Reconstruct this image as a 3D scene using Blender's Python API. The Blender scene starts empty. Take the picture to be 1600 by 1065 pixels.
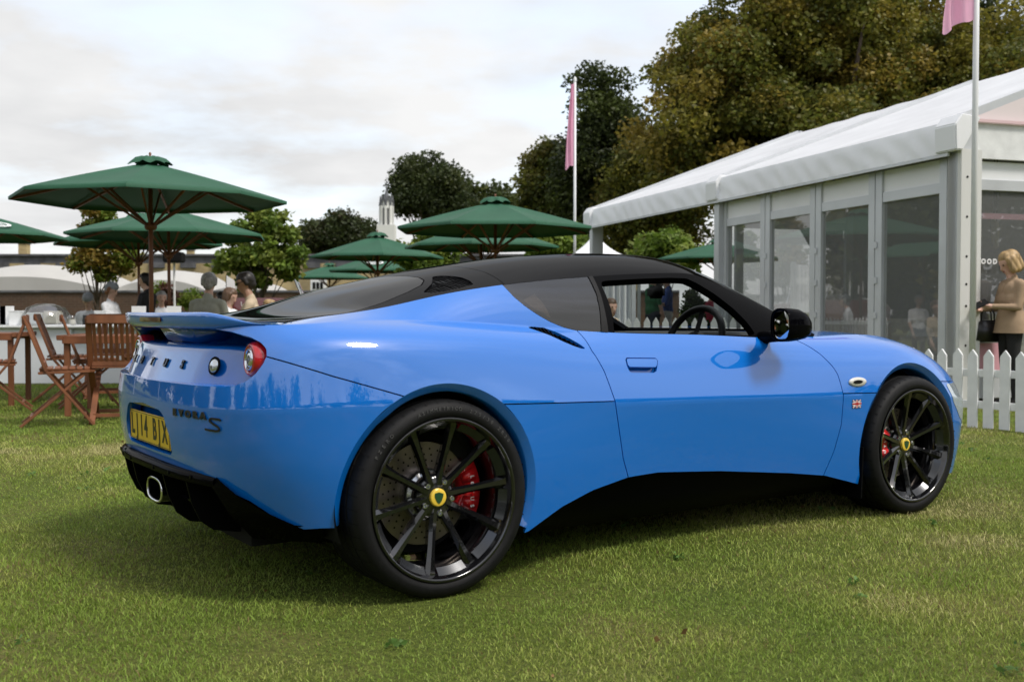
import bpy, bmesh, math, random
import numpy as np
from mathutils import Vector, Matrix
random.seed(7); rng = np.random.default_rng(7)
SC = bpy.context.scene
COL = SC.collection
# ------------------------------------------------------------------ camera
F_PX, HC, PITCH = 1663.8, 0.9456, math.radians(1.591)
cam_d = bpy.data.cameras.new('camera'); cam = bpy.data.objects.new('camera', cam_d); COL.objects.link(cam)
cam_d.sensor_width = 36.0; cam_d.lens = F_PX / 1600 * 36.0
cam_d.clip_start = 0.05; cam_d.clip_end = 3000
cam.location = (0, 0, HC); cam.rotation_euler = (math.radians(90) - PITCH, 0, 0)
cam_d.dof.use_dof = True; cam_d.dof.focus_distance = 4.8; cam_d.dof.aperture_fstop = 4.5
SC.camera = cam
# ------------------------------------------------------------------ sky, sun, exposure
SUN_EL, SUN_AZ = math.radians(54), math.radians(122)     # azimuth from +Y, clockwise seen from above
w = bpy.data.worlds.new('World'); SC.world = w; w.use_nodes = True
nt = w.node_tree; nt.nodes.clear()
def N(tree, t, **k):
    n = tree.nodes.new(t)
    for a, b in k.items(): setattr(n, a, b)
    return n
out = N(nt, 'ShaderNodeOutputWorld'); bg = N(nt, 'ShaderNodeBackground')
sky = N(nt, 'ShaderNodeTexSky'); sky.sky_type = 'NISHITA'; sky.sun_disc = False
sky.sun_elevation = SUN_EL; sky.sun_rotation = SUN_AZ; sky.air_density = 1.0; sky.dust_density = 2.0; sky.ozone_density = 1.0
tc = N(nt, 'ShaderNodeTexCoord')
sep = N(nt, 'ShaderNodeSeparateXYZ'); nt.links.new(tc.outputs['Generated'], sep.inputs[0])
# project the view direction on a cloud plane, so that clouds shrink towards the horizon
zz = N(nt, 'ShaderNodeMath', operation='MAXIMUM'); nt.links.new(sep.outputs['Z'], zz.inputs[0]); zz.inputs[1].default_value = 0.0
za = N(nt, 'ShaderNodeMath', operation='ADD'); nt.links.new(zz.outputs[0], za.inputs[0]); za.inputs[1].default_value = 0.16
dx = N(nt, 'ShaderNodeMath', operation='DIVIDE'); nt.links.new(sep.outputs['X'], dx.inputs[0]); nt.links.new(za.outputs[0], dx.inputs[1])
dy = N(nt, 'ShaderNodeMath', operation='DIVIDE'); nt.links.new(sep.outputs['Y'], dy.inputs[0]); nt.links.new(za.outputs[0], dy.inputs[1])
cmb = N(nt, 'ShaderNodeCombineXYZ'); nt.links.new(dx.outputs[0], cmb.inputs[0]); nt.links.new(dy.outputs[0], cmb.inputs[1])
n1 = N(nt, 'ShaderNodeTexNoise'); n1.inputs['Scale'].default_value = 0.85; n1.inputs['Detail'].default_value = 9; n1.inputs['Roughness'].default_value = 0.56
mp = N(nt, 'ShaderNodeMapping'); mp.inputs['Location'].default_value = (1.7, 8.8, 0); nt.links.new(cmb.outputs[0], mp.inputs[0]); nt.links.new(mp.outputs[0], n1.inputs['Vector'])
rp = N(nt, 'ShaderNodeValToRGB'); nt.links.new(n1.outputs['Fac'], rp.inputs[0])
rp.color_ramp.elements[0].position = 0.32; rp.color_ramp.elements[0].color = (0, 0, 0, 1)
rp.color_ramp.elements[1].position = 0.52; rp.color_ramp.elements[1].color = (1, 1, 1, 1)
n2 = N(nt, 'ShaderNodeTexNoise'); n2.inputs['Scale'].default_value = 1.6; n2.inputs['Detail'].default_value = 6
mp2 = N(nt, 'ShaderNodeMapping'); mp2.inputs['Location'].default_value = (9.2, 5.4, 0); nt.links.new(cmb.outputs[0], mp2.inputs[0]); nt.links.new(mp2.outputs[0], n2.inputs['Vector'])
rc = N(nt, 'ShaderNodeValToRGB'); nt.links.new(n2.outputs['Fac'], rc.inputs[0])
CLOUD = 5.0
rc.color_ramp.elements[0].position = 0.30; rc.color_ramp.elements[0].color = (0.77, 0.775, 0.785, 1)
rc.color_ramp.elements[1].position = 0.62; rc.color_ramp.elements[1].color = (1.0, 1.0, 1.0, 1)
cs = N(nt, 'ShaderNodeVectorMath', operation='SCALE'); nt.links.new(rc.outputs[0], cs.inputs[0]); cs.inputs['Scale'].default_value = CLOUD
sv = N(nt, 'ShaderNodeVectorMath', operation='MULTIPLY_ADD'); nt.links.new(sky.outputs[0], sv.inputs[0]); sv.inputs[1].default_value = (1.0, 1.0, 1.0); sv.inputs[2].default_value = (2.8, 2.8, 2.8)   # thin veil of high cloud
mx = N(nt, 'ShaderNodeMix', data_type='RGBA'); nt.links.new(rp.outputs[0], mx.inputs['Factor']); nt.links.new(sv.outputs[0], mx.inputs['A']); nt.links.new(cs.outputs[0], mx.inputs['B'])
nt.links.new(mx.outputs['Result'], bg.inputs['Color']); bg.inputs['Strength'].default_value = 0.10
nt.links.new(bg.outputs[0], out.inputs[0])
sun_d = bpy.data.lights.new('sun', 'SUN'); sun_d.energy = 1.5; sun_d.angle = math.radians(13); sun_d.color = (1.0, 0.95, 0.87)
sun = bpy.data.objects.new('sun', sun_d); COL.objects.link(sun)
# direction towards the sun in world axes: the sky texture measures its rotation from +Y towards +X
sdir = Vector((math.sin(SUN_AZ) * math.cos(SUN_EL), math.cos(SUN_AZ) * math.cos(SUN_EL), math.sin(SUN_EL)))
sun.rotation_euler = sdir.to_track_quat('Z', 'Y').to_euler()
SC.view_settings.view_transform = 'Standard'; SC.view_settings.look = 'None'; SC.view_settings.gamma = 1.0
SC.view_settings.exposure = 0.9; SC.view_settings.use_curve_mapping = False
SC.cycles.max_bounces = 8; SC.cycles.transparent_max_bounces = 12; SC.cycles.caustics_reflective = False; SC.cycles.caustics_refractive = False
SC.cycles.use_denoising = True

# ------------------------------------------------------------------ helpers
def at(u, v, Y):
    """point of the ground frame that stands Y metres ahead of the camera, on the sight line measured in the photograph"""
    a = (u - 800) / F_PX; b = (532.5 - v) / F_PX
    yy = math.cos(PITCH) + b * math.sin(PITCH); zz = -math.sin(PITCH) + b * math.cos(PITCH)
    return Vector((a / yy * Y, Y, HC + zz / yy * Y))
def tag(o, label=None, cat=None, group=None, kind=None):
    if label: o['label'] = label
    if cat: o['category'] = cat
    if group: o['group'] = group
    if kind: o['kind'] = kind
    return o
def empty(name, loc=(0, 0, 0), rz=0.0, parent=None):
    o = bpy.data.objects.new(name, None); COL.objects.link(o); o.location = loc; o.rotation_euler = (0, 0, rz)
    o.empty_display_size = 0.1
    if parent: o.parent = parent
    return o
def link(name, me, mat=None, parent=None, smooth=False):
    o = bpy.data.objects.new(name, me); COL.objects.link(o)
    if mat is not None:
        for m in (mat if isinstance(mat, (list, tuple)) else [mat]): me.materials.append(m)
    if parent: o.parent = parent
    if smooth and len(me.polygons): me.polygons.foreach_set('use_smooth', [True] * len(me.polygons))
    return o
def mesh(name, V, F, mat=None, parent=None, smooth=False):
    me = bpy.data.meshes.new(name); me.from_pydata([tuple(map(float, v)) for v in V], [], [tuple(map(int, f)) for f in F]); me.update()
    return link(name, me, mat, parent, smooth)
def copy_tree(o, parent=None):
    c = o.copy(); COL.objects.link(c); c.parent = parent
    for ch in list(o.children): copy_tree(ch, c)
    return c
class MB:
    """collects simple solids for ONE mesh object"""
    def __init__(s): s.V = []; s.F = []; s.mi = []; s.cur = 0
    def add(s, V, F):
        b = len(s.V); s.V += [tuple(v) for v in V]; s.F += [tuple(b + i for i in f) for f in F]; s.mi += [s.cur] * len(F); return s
    def box(s, c, d, rz=0.0, M=None):
        x, y, z = d[0] / 2, d[1] / 2, d[2] / 2
        V = [Vector((i * x, j * y, k * z)) for i in (-1, 1) for j in (-1, 1) for k in (-1, 1)]
        R = Matrix.Rotation(rz, 3, 'Z') if M is None else M
        V = [R @ v + Vector(c) for v in V]
        return s.add(V, [(0, 1, 3, 2), (4, 6, 7, 5), (0, 4, 5, 1), (2, 3, 7, 6), (0, 2, 6, 4), (1, 5, 7, 3)])
    def bar(s, a, b, wd, th, up=(0, 0, 1)):
        """box from a to b, wd across (perpendicular to up), th along up"""
        a = Vector(a); b = Vector(b); d = (b - a); L = d.length; d.normalize(); up = Vector(up)
        sx = d.cross(up); sx = sx.normalized() if sx.length > 1e-6 else Vector((1, 0, 0)); uz = sx.cross(d)
        V = [a + d * L * k + sx * wd * (i - .5) + uz * th * (j - .5) for k in (0, 1) for i in (0, 1) for j in (0, 1)]
        return s.add(V, [(0, 1, 3, 2), (4, 6, 7, 5), (0, 4, 5, 1), (2, 3, 7, 6), (0, 2, 6, 4), (1, 5, 7, 3)])
    def tube(s, pts, r, n=8, cap=True):
        pts = [Vector(p) for p in pts]; R = r if isinstance(r, (list, tuple)) else [r] * len(pts)
        b = len(s.V); V = []; F = []
        d0 = (pts[1] - pts[0]).normalized(); ref = Vector((0, 0, 1)) if abs(d0.z) < .9 else Vector((1, 0, 0))
        for i, p in enumerate(pts):
            d = (pts[min(i + 1, len(pts) - 1)] - pts[max(i - 1, 0)]).normalized()
            sx = d.cross(ref).normalized(); sy = sx.cross(d)
            V += [p + (sx * math.cos(2 * math.pi * k / n) + sy * math.sin(2 * math.pi * k / n)) * R[i] for k in range(n)]
        for i in range(len(pts) - 1):
            F += [(i * n + k, i * n + (k + 1) % n, (i + 1) * n + (k + 1) % n, (i + 1) * n + k) for k in range(n)]
        if cap: F += [tuple(range(n))[::-1], tuple((len(pts) - 1) * n + k for k in range(n))]
        return s.add(V, F)
    def lathe(s, prof, n=32, M=None, a0=0.0, a1=2 * math.pi):
        """prof: (radius, height) about +Z"""
        full = abs(a1 - a0 - 2 * math.pi) < 1e-6; m = n if full else n + 1; V = []; F = []
        M = M or Matrix.Identity(4)
        for r, h in prof:
            V += [M @ Vector((r * math.cos(a0 + (a1 - a0) * k / n), r * math.sin(a0 + (a1 - a0) * k / n), h)) for k in range(m)]
        for i in range(len(prof) - 1):
            for k in range(n):
                a, b2 = k, (k + 1) % m
                F.append((i * m + a, i * m + b2, (i + 1) * m + b2, (i + 1) * m + a))
        return s.add(V, F)
    def prism(s, poly, h0, h1, M=None):
        """poly: 2D outline extruded along Z from h0 to h1, mapped by M"""
        n = len(poly); M = M or Matrix.Identity(4)
        V = [M @ Vector((x, y, h0)) for x, y in poly] + [M @ Vector((x, y, h1)) for x, y in poly]
        return s.add(V, [tuple(range(n))[::-1], tuple(range(n, 2 * n))] + [(i, (i + 1) % n, n + (i + 1) % n, n + i) for i in range(n)])
    def build(s, name, mat, parent=None, smooth=False, bevel=0, seg=2, auto=None):
        o = mesh(name, s.V, s.F, mat, parent, smooth)
        if isinstance(mat, (list, tuple)): o.data.polygons.foreach_set('material_index', s.mi)
        bm = bmesh.new(); bm.from_mesh(o.data); bmesh.ops.recalc_face_normals(bm, faces=bm.faces)
        if bevel:
            bmesh.ops.bevel(bm, geom=[e for e in bm.edges if e.is_manifold and e.calc_face_angle(0) > .5], offset=bevel, segments=seg, affect='EDGES', clamp_overlap=True)
            for f in bm.faces: f.smooth = smooth
        bm.to_mesh(o.data); bm.free()
        if auto is not None: sharp(o, auto)
        return o
def sharp(o, ang):
    me = o.data; me.polygons.foreach_set('use_smooth', [True] * len(me.polygons)); me.set_sharp_from_angle(angle=math.radians(ang)); return o
_mats = {}
def mat(name, col, rough=.6, metal=0.0, coat=0.0, spec=.5, **k):
    if name in _mats: return _mats[name]
    m = bpy.data.materials.new(name); m.use_nodes = True; b = m.node_tree.nodes['Principled BSDF']
    b.inputs['Base Color'].default_value = (*col, 1); b.inputs['Roughness'].default_value = rough; b.inputs['Metallic'].default_value = metal
    b.inputs['Coat Weight'].default_value = coat; b.inputs['Coat Roughness'].default_value = .02; b.inputs['Specular IOR Level'].default_value = spec
    for a, v in k.items(): b.inputs[a.replace('_', ' ')].default_value = v
    _mats[name] = m; return m
def vary(m, scale=4.0, amount=.25, tint=None, bump=0.0, bscale=None, coord='Object', detail=5, stretch=(1, 1, 1), rough_var=0.0):
    """break a material up: noise on the base colour (towards a tint or darker), on roughness, and fine bump"""
    t = m.node_tree; b = t.nodes['Principled BSDF']; c = tuple(b.inputs['Base Color'].default_value)
    co = N(t, 'ShaderNodeTexCoord'); ma = N(t, 'ShaderNodeMapping'); ma.inputs['Scale'].default_value = stretch; t.links.new(co.outputs[coord], ma.inputs[0])
    n = N(t, 'ShaderNodeTexNoise'); n.inputs['Scale'].default_value = scale; n.inputs['Detail'].default_value = detail; t.links.new(ma.outputs[0], n.inputs['Vector'])
    if amount:
        r = N(t, 'ShaderNodeValToRGB'); t.links.new(n.outputs['Fac'], r.inputs[0])
        e = r.color_ramp.elements; e[0].position = .3; e[1].position = .7
        e[0].color = tuple(x * (1 - amount) for x in c[:3]) + (1,) if tint is None else (*tint, 1); e[1].color = tuple(min(1, x * (1 + amount)) for x in c[:3]) + (1,) if tint is None else c
        t.links.new(r.outputs[0], b.inputs['Base Color'])
    if rough_var:
        mr = N(t, 'ShaderNodeMapRange'); t.links.new(n.outputs['Fac'], mr.inputs[0]); r0 = b.inputs['Roughness'].default_value
        mr.inputs['To Min'].default_value = max(0, r0 - rough_var); mr.inputs['To Max'].default_value = min(1, r0 + rough_var); t.links.new(mr.outputs[0], b.inputs['Roughness'])
    if bump:
        n3 = N(t, 'ShaderNodeTexNoise'); n3.inputs['Scale'].default_value = bscale or scale * 6; n3.inputs['Detail'].default_value = 4; t.links.new(ma.outputs[0], n3.inputs['Vector'])
        bu = N(t, 'ShaderNodeBump'); bu.inputs['Strength'].default_value = bump; bu.inputs['Distance'].default_value = .01; t.links.new(n3.outputs['Fac'], bu.inputs['Height']); t.links.new(bu.outputs[0], b.inputs['Normal'])
    return m
def glassmat(name, col=(.9, .92, .92), alpha=.25, rough=.0, haze=0.0):
    """thin pane: mirror-like coat over partly clear body"""
    m = bpy.data.materials.new(name); m.use_nodes = True; t = m.node_tree; t.nodes.clear()
    o = N(t, 'ShaderNodeOutputMaterial'); g = N(t, 'ShaderNodeBsdfGlossy'); g.inputs['Roughness'].default_value = rough; tr = N(t, 'ShaderNodeBsdfTransparent')
    tr.inputs['Color'].default_value = (*col, 1); fr = N(t, 'ShaderNodeFresnel'); ge = N(t, 'ShaderNodeNewGeometry'); mr = N(t, 'ShaderNodeMapRange'); mr.inputs['To Min'].default_value = 1.5; mr.inputs['To Max'].default_value = 1 / 1.5
    t.links.new(ge.outputs['Backfacing'], mr.inputs[0]); t.links.new(mr.outputs[0], fr.inputs['IOR'])   # a thin pane reflects alike from both sides
    ad = N(t, 'ShaderNodeMath', operation='ADD'); t.links.new(fr.outputs[0], ad.inputs[0]); ad.inputs[1].default_value = alpha; ad.use_clamp = True
    mx = N(t, 'ShaderNodeMixShader'); t.links.new(ad.outputs[0], mx.inputs[0]); t.links.new(tr.outputs[0], mx.inputs[1]); t.links.new(g.outputs[0], mx.inputs[2]); last = mx.outputs[0]
    if haze:      # painted haze: pale diffuse mixed in to lighten a dark pane
        df = N(t, 'ShaderNodeBsdfDiffuse'); df.inputs['Color'].default_value = (.66, .68, .70, 1); m2 = N(t, 'ShaderNodeMixShader'); m2.inputs[0].default_value = haze; t.links.new(last, m2.inputs[1]); t.links.new(df.outputs[0], m2.inputs[2]); last = m2.outputs[0]
    t.links.new(last, o.inputs[0])
    return m
def text_mesh(s, size, depth=0.0, align='CENTER', bold=0.0):
    c = bpy.data.curves.new('t', 'FONT'); c.body = s; c.size = size; c.extrude = depth; c.align_x = align; c.align_y = 'CENTER'; c.offset = bold; c.resolution_u = 3
    o = bpy.data.objects.new('t', c); COL.objects.link(o); dg = bpy.context.evaluated_depsgraph_get()
    me = bpy.data.meshes.new_from_object(o.evaluated_get(dg)); bpy.data.objects.remove(o); bpy.data.curves.remove(c); return me
# ------------------------------------------------------------------ lawn
def sstep(a, b, x):
    t = np.clip((x - a) / (b - a), 0, 1); return t * t * (3 - 2 * t)
def gz(X, Y):
    """height of the lawn: flat round the car, dipping gently on the far left"""
    X = np.asarray(X, float); Y = np.asarray(Y, float)
    return -.012 - .36 * sstep(14.6, 19.0, Y) * sstep(1.5, -1.0, X) + .006 * np.sin(X * 1.7 + Y * .6) * np.sin(Y * 1.3 - X * .4)
def lawn_material():
    m = bpy.data.materials.new('lawn_soil_and_thatch'); m.use_nodes = True; t = m.node_tree; b = t.nodes['Principled BSDF']; b.inputs['Roughness'].default_value = .9; b.inputs['Specular IOR Level'].default_value = .15
    co = N(t, 'ShaderNodeTexCoord')
    def noise(sc, det=6, ro=.6):
        n = N(t, 'ShaderNodeTexNoise'); n.inputs['Scale'].default_value = sc; n.inputs['Detail'].default_value = det; n.inputs['Roughness'].default_value = ro; t.links.new(co.outputs['Object'], n.inputs['Vector']); return n
    def ramp(n, stops):
        r = N(t, 'ShaderNodeValToRGB'); t.links.new(n.outputs['Fac'], r.inputs[0]); e = r.color_ramp.elements
        while len(e) < len(stops): e.new(.5)
        for k, (p, c) in zip(e, stops): k.position = p; k.color = (*c, 1)
        return r
    a = ramp(noise(.9), [(.32, (.075, .105, .018)), (.5, (.105, .130, .025)), (.66, (.165, .150, .05))])
    f = ramp(noise(55, 8, .7), [(.30, (.35, .35, .35)), (.52, (1, 1, 1)), (.72, (1.5, 1.4, 1.25))])
    mx = N(t, 'ShaderNodeMix', data_type='RGBA', blend_type='MULTIPLY'); mx.inputs['Factor'].default_value = 1; t.links.new(a.outputs[0], mx.inputs['A']); t.links.new(f.outputs[0], mx.inputs['B'])
    t.links.new(mx.outputs['Result'], b.inputs['Base Color'])
    bu = N(t, 'ShaderNodeBump'); bu.inputs['Strength'].default_value = .8; bu.inputs['Distance'].default_value = .02; t.links.new(noise(90, 6, .7).outputs['Fac'], bu.inputs['Height']); t.links.new(bu.outputs[0], b.inputs['Normal'])
    return m
xs = np.r_[-400, -150, np.linspace(-60, 60, 121), 150, 400]; ys = np.r_[-300, -100, np.linspace(-30, 60, 121), 100, 250, 900]
XX, YY = np.meshgrid(xs, ys, indexing='ij'); ZZ = gz(XX, YY); nx_, ny_ = XX.shape
V = np.stack([XX, YY, ZZ], -1).reshape(-1, 3); F = [(i * ny_ + j, (i + 1) * ny_ + j, (i + 1) * ny_ + j + 1, i * ny_ + j + 1) for i in range(nx_ - 1) for j in range(ny_ - 1)]
lawn = mesh('lawn', V, F, lawn_material(), smooth=True); tag(lawn, kind='structure')
# blades: one mesh, dense close to the camera and sparser further off
def vnoise(x, y, sc, seed):
    """smooth value noise"""
    r = np.random.default_rng(seed).random((64, 64)); x = x * sc; y = y * sc; i = np.floor(x).astype(int); j = np.floor(y).astype(int); fx = x - i; fy = y - j; fx = fx * fx * (3 - 2 * fx); fy = fy * fy * (3 - 2 * fy); g = lambda a, b: r[a % 64, b % 64]
    return (g(i, j) * (1 - fx) + g(i + 1, j) * fx) * (1 - fy) + (g(i, j + 1) * (1 - fx) + g(i + 1, j + 1) * fx) * fy
def grass_blades():
    P = []; S = []
    for y0, y1, dens, sc in ((2.35, 3.6, 22000, .85), (3.6, 5.2, 15000, 1.0), (5.2, 7.5, 8500, 1.2), (7.5, 11, 4200, 1.55), (11, 17, 1600, 2.2)):
        A = .52 * (y1 * y1 - y0 * y0) + .6 * (y1 - y0); n = int(A * dens)
        y = np.sqrt(rng.random(n) * (y1 * y1 - y0 * y0) + y0 * y0); x = (rng.random(n) * 2 - 1) * (.52 * y + .3)
        k = (vnoise(x, y, 1.1, 3) * .5 + vnoise(x, y, 5.0, 4) * .5); keep = rng.random(n) < .45 + .75 * k
        P.append(np.stack([x, y], 1)[keep]); S.append(np.full(keep.sum(), sc))
    P = np.concatenate(P); S = np.concatenate(S); n = len(P)
    h = (.008 + .014 * rng.random(n) ** 1.5) * S ** .55 * (.65 + .8 * vnoise(P[:, 0], P[:, 1], 3.0, 9)); a = rng.random(n) * 2 * np.pi; wd = (.0009 + .0010 * rng.random(n)) * S ** .95
    lean = (.25 + .9 * rng.random(n)) * h; la = rng.random(n) * 2 * np.pi
    z0 = gz(P[:, 0], P[:, 1]) - .002
    dx, dy = np.cos(a) * wd, np.sin(a) * wd; lx, ly = np.cos(la) * lean, np.sin(la) * lean
    V = np.zeros((n, 5, 3)); V[:, 0] = np.stack([P[:, 0] - dx, P[:, 1] - dy, z0], 1); V[:, 1] = np.stack([P[:, 0] + dx, P[:, 1] + dy, z0], 1)
    V[:, 2] = np.stack([P[:, 0] + dx * .8 + lx * .4, P[:, 1] + dy * .8 + ly * .4, z0 + h * .6], 1); V[:, 3] = np.stack([P[:, 0] - dx * .8 + lx * .4, P[:, 1] - dy * .8 + ly * .4, z0 + h * .6], 1)
    V[:, 4] = np.stack([P[:, 0] + lx, P[:, 1] + ly, z0 + h * (1 - .15 * rng.random(n))], 1)
    dry = vnoise(P[:, 0], P[:, 1], .8, 21) * .55 + vnoise(P[:, 0], P[:, 1], 3.2, 22) * .45; t = np.clip((dry - .36) * 2.0 + rng.normal(0, .20, n), 0, 1)[:, None]
    lush = np.array([.205, .295, .045]); mid = np.array([.325, .37, .078]); straw = np.array([.50, .45, .21])
    c = np.where(t < .6, lush + (mid - lush) * (t / .6), mid + (straw - mid) * ((t - .6) / .4)) * (.7 + .6 * rng.random((n, 1)))
    brown = rng.random(n) < .035; c[brown] = np.array([.20, .13, .06]) * (.5 + .8 * rng.random((brown.sum(), 1)))
    me = bpy.data.meshes.new('grass'); nv = n * 5; me.vertices.add(nv); me.vertices.foreach_set('co', V.reshape(-1).astype(np.float32))
    b = np.arange(n)[:, None] * 5; loops = np.concatenate([b + np.array([0, 1, 2, 3]), b + np.array([3, 2, 4])], 1).reshape(-1); me.loops.add(len(loops)); me.loops.foreach_set('vertex_index', loops.astype(np.int32))
    ls = (np.arange(n)[:, None] * 7 + np.array([0, 4])).reshape(-1); me.polygons.add(2 * n); me.polygons.foreach_set('loop_start', ls.astype(np.int32)); me.update(calc_edges=True)
    at_ = me.color_attributes.new('blade', 'FLOAT_COLOR', 'POINT'); col = np.ones((n, 5, 4), np.float32); col[:, :, :3] = c[:, None]; col[:, 4, :3] *= 1.15; at_.data.foreach_set('color', col.reshape(-1))
    m = bpy.data.materials.new('grass_blade'); m.use_nodes = True; tr = m.node_tree; pb = tr.nodes['Principled BSDF']; an = N(tr, 'ShaderNodeAttribute', attribute_name='blade'); tr.links.new(an.outputs['Color'], pb.inputs['Base Color']); pb.inputs['Roughness'].default_value = .55; pb.inputs['Specular IOR Level'].default_value = .25
    tl = N(tr, 'ShaderNodeBsdfTranslucent'); tr.links.new(an.outputs['Color'], tl.inputs[0]); ms = N(tr, 'ShaderNodeMixShader'); ms.inputs[0].default_value = .25; ou = tr.nodes['Material Output']; tr.links.new(pb.outputs[0], ms.inputs[1]); tr.links.new(tl.outputs[0], ms.inputs[2]); tr.links.new(ms.outputs[0], ou.inputs[0])
    o = link('grass', me, m); tag(o, 'short mown grass with dry straw-coloured patches', 'grass', kind='stuff')
grass_blades()
def weeds():
    # broad leaves of clover and plantain, and a few fallen leaves, lying in the turf
    C = []; c = []
    for k in range(34):
        y = math.sqrt(rng.random() * (64 - 6.5) + 6.5); x = (rng.random() * 2 - 1) * .5 * y; m_ = rng.integers(4, 12); a = rng.random((m_, 2)) * 6.283; r = .035 * rng.random(m_)
        C.append(np.stack([x + r * np.cos(a[:, 0]), y + r * np.sin(a[:, 0]), gz(np.full(m_, x), np.full(m_, y)) + .010 + .012 * rng.random(m_)], 1)); c.append(np.array([.11, .20, .045]) * (.7 + .7 * rng.random((m_, 1))))
    n0 = 60; y = np.sqrt(rng.random(n0) * (90 - 6.5) + 6.5); x = (rng.random(n0) * 2 - 1) * .52 * y; C.append(np.stack([x, y, gz(x, y) + .02], 1)); c.append(np.array([.22, .13, .05]) * (.4 + rng.random((n0, 1))))
    o = link('lawn_weeds', leaf_mesh(np.concatenate(C), .022, np.concatenate(c), .1), leaf_mat('leaf')); tag(o, 'clover leaves and fallen leaves scattered in the turf', 'leaves', kind='stuff')
# ------------------------------------------------------------------ trees
def leaf_mat(name):
    if name in _mats: return _mats[name]
    m = bpy.data.materials.new(name); m.use_nodes = True; tr = m.node_tree; pb = tr.nodes['Principled BSDF']; an = N(tr, 'ShaderNodeAttribute', attribute_name='leaf'); tr.links.new(an.outputs['Color'], pb.inputs['Base Color']); pb.inputs['Roughness'].default_value = .5; pb.inputs['Specular IOR Level'].default_value = .3
    tl = N(tr, 'ShaderNodeBsdfTranslucent'); tr.links.new(an.outputs['Color'], tl.inputs[0]); ms = N(tr, 'ShaderNodeMixShader'); ms.inputs[0].default_value = .42; ou = tr.nodes['Material Output']; tr.links.new(pb.outputs[0], ms.inputs[1]); tr.links.new(tl.outputs[0], ms.inputs[2]); tr.links.new(ms.outputs[0], ou.inputs[0])
    _mats[name] = m; return m
BARK = vary(mat('bark', (.075, .055, .04), rough=.9), scale=6, amount=.4, bump=.6, stretch=(1, 1, .3))
def leaf_mesh(C, size, cols, droop=.4, fold=True):
    """one small folded leaf for each centre; cols (n,3)"""
    n = len(C); d = rng.normal(size=(n, 3)); d[:, 2] = d[:, 2] * .5 - droop; d /= np.linalg.norm(d, axis=1)[:, None]; s = np.cross(d, rng.normal(size=(n, 3))); s /= np.linalg.norm(s, axis=1)[:, None]; up = np.cross(s, d)
    L = (size * (.6 + .8 * rng.random(n)))[:, None]; W = L * .36
    V = np.stack([C, C + d * L * .5 + s * W + up * W * .3, C + d * L, C + d * L * .5 - s * W + up * W * .3], 1)
    me = bpy.data.meshes.new('leaves'); me.vertices.add(4 * n); me.vertices.foreach_set('co', V.reshape(-1).astype(np.float32)); b = np.arange(n)[:, None] * 4
    lp = np.concatenate([b + np.array([0, 1, 2]), b + np.array([0, 2, 3])], 1).reshape(-1); me.loops.add(len(lp)); me.loops.foreach_set('vertex_index', lp.astype(np.int32)); me.polygons.add(2 * n); me.polygons.foreach_set('loop_start', (np.arange(2 * n) * 3).astype(np.int32)); me.update(calc_edges=True)
    at_ = me.color_attributes.new('leaf', 'FLOAT_COLOR', 'POINT'); c4 = np.ones((n, 4, 4), np.float32); c4[:, :, :3] = cols[:, None]; at_.data.foreach_set('color', c4.reshape(-1)); return me
def make_tree(name, base, h, blobs, n, leaf, cols, trunk_r, label, cat='tree', group=None, clump=.8, nclump=60, limbs=9, fill=.35, droop=.4, stems=1):
    """blobs: (x, y, z, rx, ry, rz) ellipsoids of the crown relative to the base; cols: list of leaf colours"""
    root = empty(name, base); tag(root, label, cat, group)
    vol = np.array([b[3] * b[4] * b[5] for b in blobs]); vol = vol ** .8; vol /= vol.sum(); cc = []; 
    for b, f in zip(blobs, vol):
        k = max(3, int(nclump * f)); u = rng.normal(size=(k, 3)); u /= np.linalg.norm(u, axis=1)[:, None]; r = np.where(rng.random(k) < fill, rng.random(k) ** .5 * .8, .72 + .34 * rng.random(k))
        cc.append(np.array(b[:3]) + u * r[:, None] * np.array(b[3:]))
    cc = np.concatenate(cc); nc = len(cc); cr = clump * (.55 + .75 * rng.random(nc)); pick = rng.choice(nc, n, p=cr ** 2 / (cr ** 2).sum())
    u = rng.normal(size=(n, 3)); u /= np.linalg.norm(u, axis=1)[:, None]; rr = rng.random(n) ** .45; C = cc[pick] + u * (rr * cr[pick])[:, None] * np.array([1, 1, .72])
    cols = np.array(cols); ck = rng.random(nc); tint = cols[np.minimum((ck * len(cols)).astype(int), len(cols) - 1)]; c = tint[pick] * .7 + cols[rng.integers(0, len(cols), n)] * .3; c = c * (.65 + .7 * rng.random((n, 1)))
    link('crown', leaf_mesh(C, leaf, c, droop), leaf_mat('leaf'), root)
    mb = MB(); top = np.array([np.mean([b[0] for b in blobs]), np.mean([b[1] for b in blobs]), max(b[2] for b in blobs)])
    for s_ in range(stems):
        ox = (s_ - (stems - 1) / 2) * trunk_r * 1.6; p = [Vector((ox, 0, -.1)), Vector((ox * 1.2, 0, h * .15)), Vector((top[0] * .4 + ox * 2, top[1] * .4, h * .45)), Vector((top[0] * .8 + ox * 3, top[1] * .8, h * .72)), Vector((top[0] + ox * 3, top[1], top[2]))]
        mb.tube(p, [trunk_r * 1.25, trunk_r, trunk_r * .72, trunk_r * .42, trunk_r * .12], 9)
    for k in range(limbs):
        e = cc[rng.integers(0, nc)]; z0 = max(h * .18, e[2] * (.35 + .3 * rng.random())); f = z0 / max(top[2], .1); a = Vector((top[0] * f, top[1] * f, z0)); b_ = Vector(e); mid_ = a.lerp(b_, .5) + Vector((0, 0, -.06 * (b_ - a).length))
        mb.tube([a, mid_, b_], [trunk_r * .42, trunk_r * .26, trunk_r * .07], 6)
    mb.build('trunk', BARK, root, smooth=True)
    return root
AUT = [(.165, .168, .026), (.21, .19, .029), (.25, .195, .034), (.12, .14, .024), (.29, .21, .04), (.095, .115, .024)]
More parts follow.
